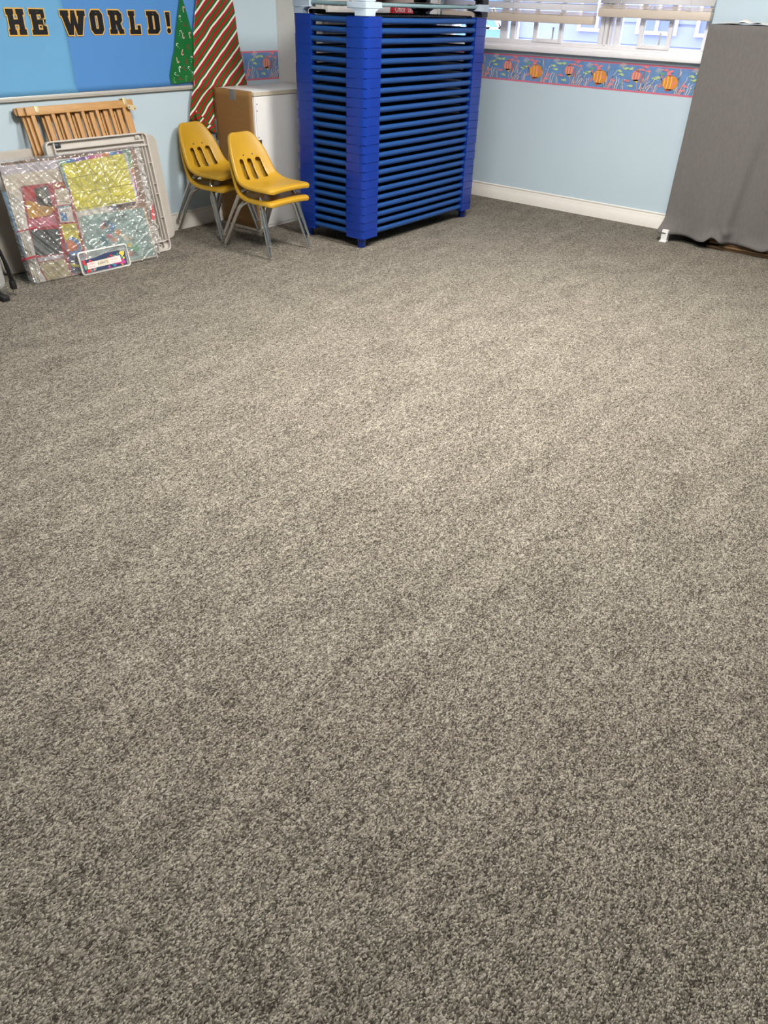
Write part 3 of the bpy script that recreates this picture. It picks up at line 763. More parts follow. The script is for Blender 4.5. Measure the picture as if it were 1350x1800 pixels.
# ------------------------------------------------------------------ stacking cots
CX, CY = -3.59, 4.67          # centre of the stack
HX, HY = 0.295, 0.67          # half width, half length
PIT = 0.0522
def block_bm(sx, sy, h=PIT-0.0006, size=0.15, ch=0.026):
    b = MB()
    # L-plan corner: outer corner cut and rounded, outer walls 0.15 long, slight inward plan depth
    ox, oy = HX, HY
    d = 0.052
    raw = [(ox-size, oy), (ox-ch-0.02, oy), (ox-ch*0.75, oy-ch*0.14), (ox-ch*0.28, oy-ch*0.45), (ox-ch*0.06, oy-ch), (ox, oy-ch-0.02), (ox, oy-size), (ox-d, oy-size), (ox-d, oy-d*1.0-0.02), (ox-d-0.02, oy-d), (ox-size, oy-d)]
    pts = [(x*sx, y*sy) for x, y in raw]
    if sx*sy < 0: pts = pts[::-1]
    rr_ = 0.003
    b.poly([pts], lambda a, c, hh: (a, c, hh), h-0.0030)
    bm = b.bm
    bmesh.ops.remove_doubles(bm, verts=bm.verts[:], dist=1e-6)
    es = [e for e in bm.edges if len(e.link_faces) == 2 and abs(e.link_faces[0].normal.dot(e.link_faces[1].normal)) < 0.3 and abs(e.verts[0].co.z-e.verts[1].co.z) < 1e-6]
    bm.normal_update()
    es = [e for e in bm.edges if len(e.link_faces) == 2 and abs(e.verts[0].co.z-e.verts[1].co.z) < 1e-6 and e.calc_face_angle(0) > 1.2]
    bmesh.ops.bevel(bm, geom=es, offset=0.0020, segments=2, affect='EDGES')
    b.poly([offset(pts, -0.0035)], lambda a, c, hh: (a, c, h-0.0034+hh), 0.0034)
    bm.normal_update()
    for f_ in bm.faces:
        f_.smooth = abs(f_.normal.z) < 0.95
    return b
def make_cot(body='cot_blue', sleeve='cot_sleeve', sheet='cot_sheet', h=PIT-0.0006, rail_z=0.030, rr_=0.0162):
    t = thing('stacking_cot', 'cot', 'cot', (CX, CY, 0.065))
    for sx, sy in ((1, -1), (-1, -1), (1, 1), (-1, 1)):
        block_bm(sx, sy, h).build('corner_block', body, t)
    for sx in (1, -1):
        b = MB(); b.tube([(sx*(HX-0.021), -HY+0.135, rail_z), (sx*(HX-0.021), 0, rail_z-0.0015), (sx*(HX-0.021), HY-0.135, rail_z)], rr_, n=14); b.build('side_rail', sleeve, t)
    for sy in (1, -1):
        b = MB(); b.tube([(-HX+0.135, sy*(HY-0.021), rail_z), (HX-0.135, sy*(HY-0.021), rail_z)], rr_, n=14); b.build('end_rail', sleeve, t)
    b = MB()
    def sheetf(u, v):
        x = (-1+2*u)*(HX-0.035); y = (-1+2*v)*(HY-0.035)
        return (x, y, rail_z+0.004-0.016*(1-(2*u-1)**2)*(1-(2*v-1)**4))
    b.grid(sheetf, 10, 16)
    modded(b.build('sheet', sheet, t, recalc=False), ('SOLIDIFY', dict(thickness=0.002)))
    return t
ORD = ['topmost', 'second from the top', 'third from the top', 'fourth from the top', 'fifth from the top', 'sixth from the top', 'seventh from the top', 'eighth from the top', 'ninth from the top', 'tenth from the top', 'eleventh from the top', 'twelfth from the top']
ORDB = ['bottom', 'second from the floor', 'third from the floor', 'fourth from the floor', 'fifth from the floor', 'sixth from the floor', 'seventh from the floor', 'eighth from the floor', 'ninth from the floor', 'tenth from the floor', 'eleventh from the floor', 'twelfth from the floor']
NC = 24
proto = make_cot()
for i in range(NC):
    c = proto if i == 0 else copy_tree(proto)
    c.location = (CX + (R.uniform(-0.0018, 0.0018) if i else 0), CY + (R.uniform(-0.002, 0.002) if i else 0), 0.065 + PIT*i)
    k = NC-1-i
    c['label'] = ('blue stacking cot, the topmost blue one, under the grey cots' if k == 0 else 'blue stacking cot, %s of the blue ones' % ORD[k]) if k < 12 else ('blue stacking cot at the bottom, standing on the carpet on feet' if i == 0 else 'blue stacking cot, %s of the stack' % ORDB[i])
    c['group'] = 'blue cots in the tall stack'
    if i in (2, 5, 8, 14, 15, 16, 20, 22):
        b = MB(); x0 = HX-0.085 - 0.02*(i % 3); y0 = HY-0.30+0.05*(i % 4)
        b.grid(lambda u, v: (x0+0.03*u+0.01*v, y0+0.05*u*0.4+0.045*v, 0.020-0.012*v*u-0.004*u), 4, 4)
        modded(b.build('care_tag', 'cot_tag', c, recalc=False), ('SOLIDIFY', dict(thickness=0.0008)))
# feet of the bottom cot
for sx, sy in ((1, -1), (-1, -1), (1, 1), (-1, 1)):
    b = MB(); b.lathe([(0.024, -0.065), (0.0265, -0.062), (0.029, 0.004)], (sx*(HX-0.055), sy*(HY-0.05), 0), n=22); b.build('foot', 'cot_blue', proto)
ZT = 0.065+PIT*NC   # top of the blue stack
# ribbed black tray on the top blue cot
tr = thing('ribbed_tray', 'black ribbed plastic mat lying on top of the blue cots', 'mat', (CX, CY, ZT-0.003))
b = MB(); b.box((-0.20, -0.55, 0), (0.235, 0.55, 0.005), bev=0.002)
b.box((-0.225, -0.60, 0.003), (-0.165, -0.50, 0.026), bev=0.008); b.box((0.10, -0.61, 0.003), (0.155, -0.53, 0.016), bev=0.006)
b.build('base', 'black_plastic', tr)
b = MB()
for k in range(55): b.box((-0.198, -0.545+0.02*k, 0.004), (0.233, -0.545+0.02*k+0.011, 0.011))
b.build('ribs', 'black_plastic', tr)
# grey cots on top
def grey_block(sx, sy):
    b = MB()
    size, d, ch = 0.15, 0.055, 0.02
    ox, oy = HX+0.002, HY+0.002
    raw = [(ox-size, oy), (ox-ch, oy), (ox-ch*0.3, oy-ch*0.3), (ox, oy-ch), (ox, oy-size), (ox-d, oy-size), (ox-d, oy-d), (ox-size, oy-d)]
    pts = [(x*sx, y*sy) for x, y in raw]
    b.poly([pts], lambda a, c, hh: (a, c, 0.036+hh), 0.034)
    bm = b.bm
    bm.normal_update()
    es = [e for e in bm.edges if len(e.link_faces) == 2 and e.calc_face_angle(0) > 1.2]
    bmesh.ops.bevel(bm, geom=es, offset=0.004, segments=2, affect='EDGES')
    return b
def grey_foot(sx, sy):
    b = MB()
    def ring(z, g):
        ox, oy = HX-0.001, HY-0.001
        return [b.V((sx*x, sy*y, z)) for x, y in ((ox-0.085-g, oy), (ox-0.02, oy), (ox-0.006, oy-0.006), (ox, oy-0.02), (ox, oy-0.085-g), (ox-0.05, oy-0.085-g), (ox-0.085-g, oy-0.05))]
    rs = [ring(0.001, 0), ring(0.02, 0.002), ring(0.04, 0.04)]
    for r0, r1 in zip(rs, rs[1:]):
        for k in range(7): b.face([r0[k], r0[(k+1) % 7], r1[(k+1) % 7], r1[k]])
    b.face(rs[0]); b.face(rs[-1])
    return b
g = thing('stacking_cot', 'grey cot with black sling resting on the blue cot stack', 'cot', (CX, CY, ZT), 0, 'grey cots on top of the stack')
for sx, sy in ((1, -1), (-1, -1), (1, 1), (-1, 1)):
    grey_block(sx, sy).build('corner_block', 'cot_grey', g)
    grey_foot(sx, sy).build('foot', 'cot_grey' if sy < 0 else 'black_plastic', g)
for sx in (1, -1):
    b = MB(); b.tube([(sx*(HX-0.021), -HY+0.13, 0.057), (sx*(HX-0.021), 0, 0.055), (sx*(HX-0.021), HY-0.13, 0.057)], 0.0105, n=12); b.build('side_rail', 'cot_grey_sleeve', g)
for sy in (1, -1):
    b = MB(); b.tube([(-HX+0.13, sy*(HY-0.021), 0.057), (HX-0.13, sy*(HY-0.021), 0.057)], 0.0105, n=12); b.build('end_rail', 'cot_grey_sleeve', g)
b = MB(); b.grid(lambda u, v: ((-1+2*u)*(HX-0.03), (-1+2*v)*(HY-0.03), 0.062-0.004*(1-(2*u-1)**2)), 8, 8)
modded(b.build('sheet', 'cot_sheet', g, recalc=False), ('SOLIDIFY', dict(thickness=0.003)))
g2 = copy_tree(g); g2.location.z = ZT+0.0705
g2['label'] = 'upper grey cot stacked on the other grey cot, cropped by the top edge'

# ------------------------------------------------------------------ yellow school chairs
def make_chair():
    t = thing('school_chair', 'chair', 'chair', (0, 0, 0))
    prof = [(-.1995,.603,.054),(-.1968,.5975,.080),(-.190,.583,.101),(-.173,.545,.122),(-.150,.500,.142),(-.128,.458,.152),(-.118,.436,.156),(-.104,.408,.161),(-.090,.382,.165),(-.074,.360,.169),(-.060,.346,.173),(-.034,.333,.177),(.005,.328,.181),(.06,.330,.184),(.12,.339,.187),(.18,.348,.187),(.222,.349,.182),(.240,.344,.172),(.248,.340,.152)]
    slot_rows = (4, 5, 6, 7, 8, 9)     # rows between slot ends
    U = [-1, -.9, -.74, -.57, -.335, -.23, -.118, .118, .23, .335, .57, .74, .9, 1]
    slots = ((-.57, -.335), (-.118, .118), (.335, .57))
    nR = len(prof)
    def tang(i):
        a = prof[max(i-1, 0)]; c = prof[min(i+1, nR-1)]
        v = Vector((c[0]-a[0], 0, c[1]-a[1])).normalized(); return v
    b = MB()
    def pos(i, u):
        x, z, w = prof[i]; tv = tang(i); n = Vector((-tv.z, 0, tv.x))  # n: points up / forward
        if n.z < 0 and n.x < 0: n = -n
        n = Vector((-tv.z, 0, tv.x)); 
        if n.dot(Vector((1, 0, 1))) < 0: n = -n
        k = 1 - i/(nR-1)
        lift = 0.026*abs(u)**2.2*((0.25, 0.35, 0.55, 0.8)[i] if i < 4 else 1 if i < 12 else max(-0.35, 1-(i-11)*0.33))
        return Vector((x, u*w, z)) + n*lift, n
    G = []
    arc = [0.0]
    for i in range(1, nR): arc.append(arc[-1] + math.hypot(prof[i][0]-prof[i-1][0], prof[i][1]-prof[i-1][1]))
    OUT, DROP = 0.005, 0.020
    for i in range(nR):
        i0, i1 = max(i-1, 0), min(i+1, nR-1)
        ds, dw = arc[i1]-arc[i0], prof[i1][2]-prof[i0][2]
        l = math.hypot(ds, dw); oy, os_ = ds/l, -dw/l
        tv = tang(i)
        row = []
        for sgn in (-1, 1):
            q, n = pos(i, sgn)
            edge = q + (Vector((0, sgn*oy, 0)) + tv*os_)*OUT - n*DROP
            row = [edge] + [pos(i, u)[0] for u in U] if sgn < 0 else row + [edge]
        G.append(row)
    n0 = pos(0, 0)[1]; n1 = pos(nR-1, 0)[1]; t0 = tang(0); t1 = tang(nR-1)
    topr = [q - t0*OUT - n0*DROP for q in G[0]]; frr = [q + t1*OUT - n1*DROP for q in G[-1]]
    for rw, src, tv in ((topr, G[0], -t0), (frr, G[-1], t1)):
        for j, k in ((0, 1), (-1, -2)):
            rw[j] = (src[j]*0.5 + rw[k]*0.5) + tv*0.001
    rows = [topr] + G + [frr]
    VV = [[b.V(q) for q in r] for r in rows]
    ulist = [None] + U + [None]
    for i in range(len(rows)-1):
        for j in range(len(rows[0])-1):
            if (i-1) in range(5, 10) and ulist[j] is not None and ulist[j+1] is not None and (ulist[j], ulist[j+1]) in slots: continue
            b.face([VV[i][j], VV[i+1][j], VV[i+1][j+1], VV[i][j+1]], None, True)
    o = b.build('seat_shell', 'yellow_plastic', t, recalc=True)
    modded(o, ('SOLIDIFY', dict(thickness=0.0055, offset=0)), ('SUBSURF', dict(levels=2, render_levels=2)))
    for pl in o.data.polygons: pl.use_smooth = True
    for sy in (-1, 1):
        q, n = pos(5, 0.25*sy)
        b = MB(); b.lathe([(0.0065, 0), (0.0065, 0.002), (0.004, 0.0045)], q + n*0.004 + Vector((-.012, 0, .02)), n=10, axis=n); b.build('rivet', 'chrome', t)
    for sx, fx, bx in ((1, .215, .105), (-1, -.215, -.035)):
        for sy in (-1, 1):
            foot = Vector((fx, sy*.178, .012)); knee = Vector((bx + (0.022 if sx > 0 else -0.045), sy*.150, .262))
            top = Vector((bx, sy*.112, .306)); inn = Vector((bx - 0.004*sx, sy*.045, .311)); end = Vector((bx-0.006*sx, 0, .311))
            pts = [foot]
            for k in (0.3, 0.65): pts.append(foot.lerp(knee, k))
            # smooth bend by a quadratic curve from the knee through the bend to the crosspiece
            ctl = Vector((bx + (0.006 if sx > 0 else -0.012), sy*.142, .309))
            for k in range(9):
                s_ = k/8
                pts.append(knee*(1-s_)**2 + ctl*2*s_*(1-s_) + inn*s_**2)
            pts.append(end)
            rad = [.0085, .0105, .012] + [.0128]*(len(pts)-3)
            b = MB(); b.tube(pts, rad, n=12); lg = b.build('leg', 'chrome', t)
            b = MB(); b.lathe([(.013, 0), (.0145, .003), (.0135, .007), (.0075, .010), (.008, .022)], (foot.x, foot.y, 0.0), n=14); b.build('glide', 'glide', lg)
    b = MB(); b.box((-.05, -.06, .309), (.12, -.035, .323), bev=.003); b.box((-.05, .035, .309), (.12, .06, .323), bev=.003); b.build('seat_bracket', 'dark_metal', t)
    return t
ch = make_chair()
GR = 'yellow chairs in two stacks of two'
for i, (x, y, z, rz, lab) in enumerate(((-3.792, 3.588, 0, 0.0, 'lower yellow plastic chair of the nearer pair, beside the blue cots'), (-3.787, 3.588, 0.0765, 0.0, 'upper yellow plastic chair of the nearer pair, beside the blue cots'),
                            (-4.330, 3.640, 0, 0.045, 'lower yellow plastic chair of the pair against the left wall'), (-4.326, 3.640, 0.0765, 0.045, 'upper yellow plastic chair of the pair against the left wall'))):
    c = ch if i == 0 else copy_tree(ch)
    c.location = (x, y, z); c.rotation_euler = (0, 0, rz); c['label'] = lab; c['group'] = GR

# ------------------------------------------------------------------ grey cloth over a shelf unit
HEM = [(-1.93, .066), (-1.87, .060), (-1.75, .056), (-1.63, .046), (-1.58, .052), (-1.545, .088), (-1.515, .084), (-1.47, .052), (-1.3, .062), (-1.2, .046), (-1.14, .07), (-1.0, .05), (-0.7, .05)]
def hem(x):
    for (a, z0), (c, z1) in zip(HEM, HEM[1:]):
        if x <= c: return z0+(z1-z0)*max(0, (x-a)/(c-a))
    return .05
CYF = 5.755
path = [(-1.905, 6.03), (-1.908, 5.92), (-1.911, 5.82), (-1.914, 5.775), (-1.908, CYF+0.004), (-1.885, CYF-0.002)]
nx = 90
path += [(-1.885 + (1.135)*k/nx, CYF) for k in range(1, nx+1)] + [(-0.742, 5.78), (-0.74, 6.03)]
b = MB()
NV = 70
cols = []
for (x, y) in path:
    col = []
    front = y < CYF+0.01
    for j in range(NV+1):
        v = j/NV
        z = 1.333 - v*(1.333-hem(x))
        px, py = x, y
        if front:
            a = v**1.5
            py += a*(0.020*math.sin((x+1.92)*11+0.6+v) + 0.013*math.sin((x+1.92)*24+v*3)) * min(1, (x+1.935)/0.08)
            # diagonal tuck right of centre, dent and flared hem
            d = (x+1.47) + 0.10*(v-0.9)
            py -= 0.034*a*math.exp(-(d/0.04)**2)
            d2 = (x+1.79) + 0.05*(v-0.9)
            py += 0.014*a*math.exp(-(d2/0.04)**2)
            py -= 0.02*math.exp(-((x+1.455)/0.035)**2-((v-0.945)/0.02)**2)
            py += 0.012*math.exp(-((x+1.50)/0.02)**2-((v-0.955)/0.03)**2)
            py -= 0.045*max(0, (v-0.90)/0.10)**1.5*math.exp(-((x+1.90)/0.10)**2)
            py -= 0.014*max(0, (v-0.93)/0.07)**2*(1+math.sin(x*19))
            py += 0.0025*mnoise.noise(Vector((x*9, z*7, 2)))
            if v < 0.03: py += 0.008*(1-v/0.03)**2
        if v > 0.93 and x < -1.86: px -= 0.022*((v-0.93)/0.07)
        col.append(b.V((px, py, z)))
    cols.append(col)
for c0, c1 in zip(cols, cols[1:]):
    for j in range(NV): b.face([c0[j], c0[j+1], c1[j+1], c1[j]], None, True)
# top
i0, i1 = 3, len(path)-2
backr = [b.V((p_[0], 6.03, 1.336+0.002*math.sin(p_[0]*40))) for p_ in path[i0:i1+1]]
for k in range(i0, i1): b.face([cols[k][0], cols[k+1][0], backr[k-i0+1], backr[k-i0]], None, True)
o = modded(b.build('cloth_cover', 'felt_grey'), ('SOLIDIFY', dict(thickness=0.003, offset=-1)))
tag(o, 'grey cloth draped over a shelf unit beside the window', 'cloth')
su = thing('shelf_unit', 'brown wooden shelf unit hidden under the grey cloth, white foot showing', 'shelf unit', (-1.33, 5.90, 0))
b = MB(); b.box((-0.55, -0.11, 0.05), (0.57, 0.12, 1.315)); b.build('carcass', 'brown_wood', su)
for k, (x0, yy) in enumerate(((-0.25, -0.11), (-0.16, -0.122), (-0.235, -0.115))):
    b = MB(); b.box((x0, yy, 0.002+0.017*k), (0.57, 0.1, 0.017+0.017*k), bev=0.002); b.build('base_board', 'brown_wood', su)
b = MB(); b.box((-0.56, -0.215, 0.0), (-0.508, -0.16, 0.012), bev=0.003); b.box((-0.557, -0.20, 0.010), (-0.512, -0.15, 0.085), bev=0.003); b.box((-0.557, -0.16, 0.07), (-0.512, -0.09, 0.085)); b.build('foot', 'white_plastic', su)
sp = MB()
sp.grid(lambda u, v: (-1.895+0.50*u, 5.80+0.2*v, 1.341+0.006*max(0, mnoise.noise(Vector((u*9, v*3, 5))))+ (0.022*math.exp(-((u-0.36)/0.07)**2)*math.exp(-((v-0.3)/0.3)**2)) + 0.008*math.exp(-((u-0.55)/0.05)**2)), 40, 10)
o = modded(sp.build('paper_scrap', 'paper_white', recalc=False), ('SOLIDIFY', dict(thickness=0.001, offset=1)))
tag(o, 'crumpled white paper scrap lying on top of the grey covered shelf', 'paper')

# ------------------------------------------------------------------ leaning things by the left wall
def lean_xf(origin, e, slope):
    e = Vector(e).normalized(); out = Vector((e.y, -e.x, 0))
    v = (-slope*out + Vector((0, 0, 1)))
    return frame_xf(origin, e, v)
def rrect(a0, b0, a1, b1, r, n=6):
    pts = []
    for cx, cy, s0 in ((a1-r, b0+r, -PI/2), (a1-r, b1-r, 0), (a0+r, b1-r, PI/2), (a0+r, b0+r, PI)):
        for k in range(n+1):
            q = s0 + PI/2*k/n
            pts.append((cx+r*math.cos(q), cy+r*math.sin(q)))
    return pts
ID = lambda a, b_, h: (a, b_, h)
def leaning(name, label, cat, origin, e, slope, group=None):
    t = thing(name, label, cat, (0, 0, 0), 0, group)
    t.matrix_world = lean_xf(origin, e, slope)
    return t

# folding table
tb = leaning('folding_table', 'light grey plastic folding table leaning on its side, rearmost by the left wall', 'table', (-4.415, 2.095, 0.004), (0, 1, 0), 0.145)
b = MB(); b.poly([rrect(0, 0, 1.236, 0.64, 0.045, 8)], lambda a, b_, h: (a, b_, -0.04+h), 0.04)
b.bm.normal_update()
bmesh.ops.bevel(b.bm, geom=[e for e in b.bm.edges if len(e.link_faces) == 2 and e.calc_face_angle(0) > 1.2], offset=0.006, segments=3, affect='EDGES')
b.build('table_top', 'table_plastic', tb)
b = MB(); b.poly([rrect(1.192, 0.20, 1.212, 0.31, 0.004), rrect(1.1945, 0.2025, 1.2095, 0.3075, 0.003)], ID, 0.0012); b.build('latch_cover', 'table_plastic', tb)
b = MB(); b.tube([(0.12, 0.05, -0.043), (0.12, 0.59, -0.043), (1.1, 0.59, -0.043), (1.1, 0.05, -0.043)], 0.009, n=8); b.build('folded_leg', 'dark_metal', tb)

# folded wooden gate
wg = leaning('wooden_gate', 'folded pine slatted gate leaning behind the grey plastic gate', 'gate', (-4.285, 2.5, 0.004), (0, 1, 0), 0.295)
def wpanel(name, a0, a1, z0, z1, slats, sw, top, bot=0.0):
    b = MB(); b.box((a0, top-0.042, z0-0.002), (a1, top, z1+0.002), bev=0.002); b.box((a0, bot, z0-0.002), (0.56, bot+0.04, z1+0.002), bev=0.002)
    pn = b.build(name, 'pine_rail', wg)
    for a, w in slats:
        b = MB(); b.box((a-w/2, bot+0.035 if a < 0.55 else 0.16, z0+0.001), (a+w/2, top-0.036, z1-0.001), bev=0.0015); b.build('slat', 'pine', pn)
    return pn
TOPV = 0.868
fr_ = wpanel('front_panel', -0.022, 0.640, 0.004, 0.022, [(0.012, 0.024)] + [(0.137+0.0965*k, 0.021) for k in range(6)], 0.02, TOPV)
md = wpanel('middle_panel', -0.060, 0.705, -0.014, 0.002, [(-0.005, 0.03)] + [(0.108+0.0965*k, 0.03) for k in range(6)] + [(0.655, 0.03)], 0.03, TOPV+0.004)
bk = wpanel('rear_panel', -0.068, 0.710, -0.032, -0.016, [(-0.02, 0.03)] + [(0.092+0.0965*k, 0.022) for k in range(7)], 0.02, TOPV+0.006)
for a, vv in ((0.045, TOPV-0.008), (0.635, TOPV-0.002)):
    b = MB(); b.box((a-0.012, vv-0.024, 0.020), (a+0.012, vv+0.010, 0.0265), bev=0.0015); b.box((a-0.012, vv+0.008, -0.02), (a+0.012, vv+0.0115, 0.023), bev=0.001); b.tube([(a-0.013, vv+0.011, -0.004), (a+0.013, vv+0.011, -0.004)], 0.005, n=8); b.build('hinge', 'beige_metal', wg)
b = MB(); b.poly([[(0.640, 0.842), (0.700, 0.832), (0.706, 0.815), (0.688, 0.802), (0.643, 0.818)]], lambda a, b_, h: (a, b_, 0.0245+h), 0.003); b.build('hinge_plate', 'beige_metal', wg)
for a in (0.652, 0.69): 
    b = MB(); b.lathe([(0.004, 0), (0.004, 0.002)], (a, 0.826 if a < 0.68 else 0.815, 0.0276), n=8); b.build('screw', 'dark_metal', wg)
b = MB(); b.tube([(-0.066, 0.86, -0.05), (-0.072, 0.845, -0.03), (-0.066, 0.83, -0.01), (-0.05, 0.828, 0.0)], 0.004, n=6); b.build('wire_catch', 'dark_metal', wg)

# grey plastic gate
pg = leaning('plastic_gate', 'grey plastic lattice gate leaning behind the bagged posters', 'gate', (-4.222, 2.45, 0.004), (0.045, 1, 0), 0.172)
GW, GH, GT = 0.665, 0.695, 0.034
b = MB()
def bar(a0, b0, a1, b1, z0=-GT, z1=0.0, bev=0.003): b.box((a0, b0, z0), (a1, b1, z1), bev=bev)
# rim: rounded outer lip with an open channel along top and right sides
b.poly([rrect(0, 0, GW, GH, 0.03), rrect(0.008, 0.008, GW-0.008, GH-0.008, 0.024)], lambda a, c, h: (a, c, -GT+h), GT+0.002)
b.poly([rrect(0.007, 0.007, GW-0.007, GH-0.007, 0.024), rrect(0.07, 0.075, GW-0.105, GH-0.078, 0.006)], lambda a, c, h: (a, c, -GT+h), 0.012)
bar(0.05, GH-0.050, GW-0.028, GH-0.040, -GT+0.010, 0.001); bar(0.05, GH-0.078, GW-0.02, GH-0.064, -GT+0.010, 0.002)
bar(GW-0.032, 0.06, GW-0.026, GH-0.01, -GT+0.01, 0.0); bar(GW-0.052, 0.02, GW-0.046, GH-0.06, -GT+0.01, 0.0)
bar(0.05, 0.01, 0.058, GH-0.01, -GT+0.01, 0.0)
for c in (0.06, 0.2, 0.34, 0.40, 0.52, 0.62): bar(GW-0.03, c, GW-0.006, c+0.004, -GT+0.01, -0.001, 0.001)
bar(0.02, 0.055, GW-0.03, 0.066, -GT+0.01, 0.0); bar(GW-0.095, 0.012, GW-0.088, 0.055, -GT+0.01, -0.002, 0.001)
fm = b.build('gate_frame', 'gate_plastic', pg)
b = MB()
nlat = 8
zl = -0.016
for k in range(-1, nlat+1):
    for ph in (0, PI):
        pts = []
        for q in range(57):
            c = 0.066 + (GH-0.078-0.066)*q/56
            a = 0.045 + (k+0.5)*0.076 + 0.0345*math.sin(c*2*PI/0.15 + ph)
            pts.append((min(max(a, 0.055), GW-0.052), c, zl))
        b.tube(pts, 0.0048, n=6)
for c in (0.075, 0.60): b.box((0.05, c, zl-0.004), (GW-0.05, c+0.012, zl+0.003))
b.build('lattice', 'gate_plastic', pg)
b = MB()
b.box((0.055, GH-0.096, zl-0.004), (GW-0.10, GH-0.090, zl+0.004)); 
for k in range(12): b.box((0.07+0.045*k, GH-0.112, zl-0.004), (0.083+0.045*k, GH-0.09, zl+0.004), bev=0.002)
b.build('hole_strip', 'gate_plastic', pg)
b = MB(); b.box((0.058, GH-0.038, -0.022), (0.10, GH-0.012, -0.012), bev=0.002); b.box((0.066, GH-0.030, -0.012), (0.092, GH-0.026, -0.004)); b.build('slide_clip', 'dark_metal', pg)
b = MB(); b.box((GW-0.075, GH-0.036, -0.022), (GW-0.045, GH-0.014, -0.010), bev=0.003); b.lathe([(0.007, 0), (0.007, 0.008), (0.004, 0.01)], (GW-0.06, GH-0.025, -0.012), n=10); b.build('slide_clip', 'gate_plastic', pg)
b = MB(); b.tube([(GW-0.075+0.012*math.cos(q), 0.033+0.012*math.sin(q), -0.014) for q in [k*0.5 for k in range(11)]], 0.004, n=6); b.build('hook', 'gate_plastic', pg)
b = MB(); b.poly([[(GW-0.098, 0.19), (GW-0.072, 0.20), (GW-0.062, 0.235), (GW-0.066, 0.30), (GW-0.075, 0.27), (GW-0.086, 0.25), (GW-0.094, 0.23)]], lambda a, c, h: (a, c, -0.009+h), 0.003); b.build('red_strap', 'red_plastic', pg)

# bagged posters
BE = Vector((0.0794, 0.9968, 0)); BO = (-4.178, 2.134, 0.004)
bx = lean_xf(BO, BE, 0.17)
def sheet_thing(name, label, cat, pr_or_mb, m=None, group=None):
    o = pr_or_mb.build(name, m, recalc=isinstance(pr_or_mb, MB) and m is not None)
    o.matrix_world = bx
    return tag(o, label, cat, group)
def slab(a0, b0, a1, b1, h0, h1, m, name, label, cat, pts=None):
    b = MB(); b.poly([pts or [(a0, b0), (a1, b0), (a1, b1), (a0, b1)]], lambda a, c, h: (a, c, h0+h), h1-h0)
    return sheet_thing(name, label, cat, b, m)
slab(0, 0, 0, 0, -0.040, -0.036, 'cardboard_light', 'cardboard_sheet', 'tan cardboard backing sheet at the rear of the bagged posters', 'cardboard', [(0.0, 0.002), (0.80, 0.002), (0.838, 0.30), (0.836, 0.640), (0.40, 0.634), (0.002, 0.624)])
slab(-0.017, 0, 0.62, 0.487, -0.0355, -0.026, 'foam_blue', 'foam_board', 'blue edged foam board at the left side of the bagged posters', 'board', [(0.009, 0), (0.62, 0), (0.62, 0.487), (-0.017, 0.487)])
slab(0.006, 0.02, 0.60, 0.613, -0.0255, -0.024, 'paper_lilac', 'poster_sheet', 'pale lilac sheet under the cardboard edge, blank, above the cream sheet', 'poster')
slab(0.005, 0.02, 0.56, 0.567, -0.0235, -0.022, 'paper_cream', 'poster_sheet', 'blank cream sheet in the bag above the red pocket chart', 'poster')
for k, (a, c, top) in enumerate(((0.004, 0.018, 0.486), (0.012, 0.026, 0.474), (0.020, 0.034, 0.462))):
    slab(0, 0, 0, 0, -0.0215+0.005*k, -0.0172+0.005*k, ('paper_white', 'paper_cream', 'paper_white')[k], 'poster_board', ('rear white poster board behind the red pocket chart, edge showing', 'cream poster board between two white ones behind the red chart', 'front white poster board just behind the red pocket chart')[k], 'poster board', [(c, 0.0), (0.55, 0.0), (0.55, top-0.01), (a+0.01, top)])
def Pr(h0): return Print(lambda a, c, h: (a, c, h), h0=h0)
# red pocket chart
p = Pr(-0.0060)
p.poly([(0.070, 0.002), (0.345, 0.002), (0.352, 0.30), (0.330, 0.500), (0.082, 0.504), (0.058, 0.30), (0.054, 0.14)], 'chart_red').up()
p.poly([(0.150, 0.482), (0.228, 0.490), (0.226, 0.378), (0.150, 0.400)], 'pocket_green').poly([(0.09, 0.49), (0.15, 0.495), (0.15, 0.44), (0.10, 0.435)], 'print_red')
p.poly([(0.086, 0.432), (0.252, 0.378), (0.200, 0.340), (0.074, 0.338)], 'pocket_gold').poly([(0.07, 0.33), (0.225, 0.333), (0.225, 0.285), (0.066, 0.284)], 'print_pink')
p.poly([(0.065, 0.278), (0.229, 0.262), (0.206, 0.128), (0.053, 0.141)], 'pocket_green').poly([(0.058, 0.132), (0.21, 0.124), (0.214, 0.104), (0.055, 0.108)], 'paper_lilac')
p.poly([(0.053, 0.104), (0.214, 0.100), (0.226, 0.003), (0.075, 0.003)], 'pocket_tan')
p.poly([(0.262, 0.465), (0.338, 0.465), (0.338, 0.378), (0.258, 0.384)], 'paper_cream').poly([(0.252, 0.376), (0.335, 0.376), (0.330, 0.284), (0.246, 0.293)], 'paper_white').poly([(0.242, 0.282), (0.335, 0.276), (0.335, 0.13), (0.245, 0.135)], 'print_yellow')
p.poly([(0.235, 0.122), (0.332, 0.118), (0.330, 0.008), (0.232, 0.008)], 'print_navy')
p.up()
p.ell(0.196, 0.415, 0.011, 0.014, 'paper_white').poly([(0.16, 0.47), (0.2, 0.478), (0.215, 0.44), (0.18, 0.43)], 'ink_grey').text('Books', 0.262, 0.476, 0.026, 'fish_yellow', rot=0.04)
p.stroke([(0.283+0.02*math.cos(q*0.7), 0.424+0.026*math.sin(q*0.7)) for q in range(10)], 0.002, 'ink_grey').stroke([(0.312, 0.44), (0.32, 0.41), (0.33, 0.43)], 0.002, 'ink_grey').stroke([(0.27, 0.39), (0.30, 0.40), (0.33, 0.388)], 0.002, 'ink_grey')
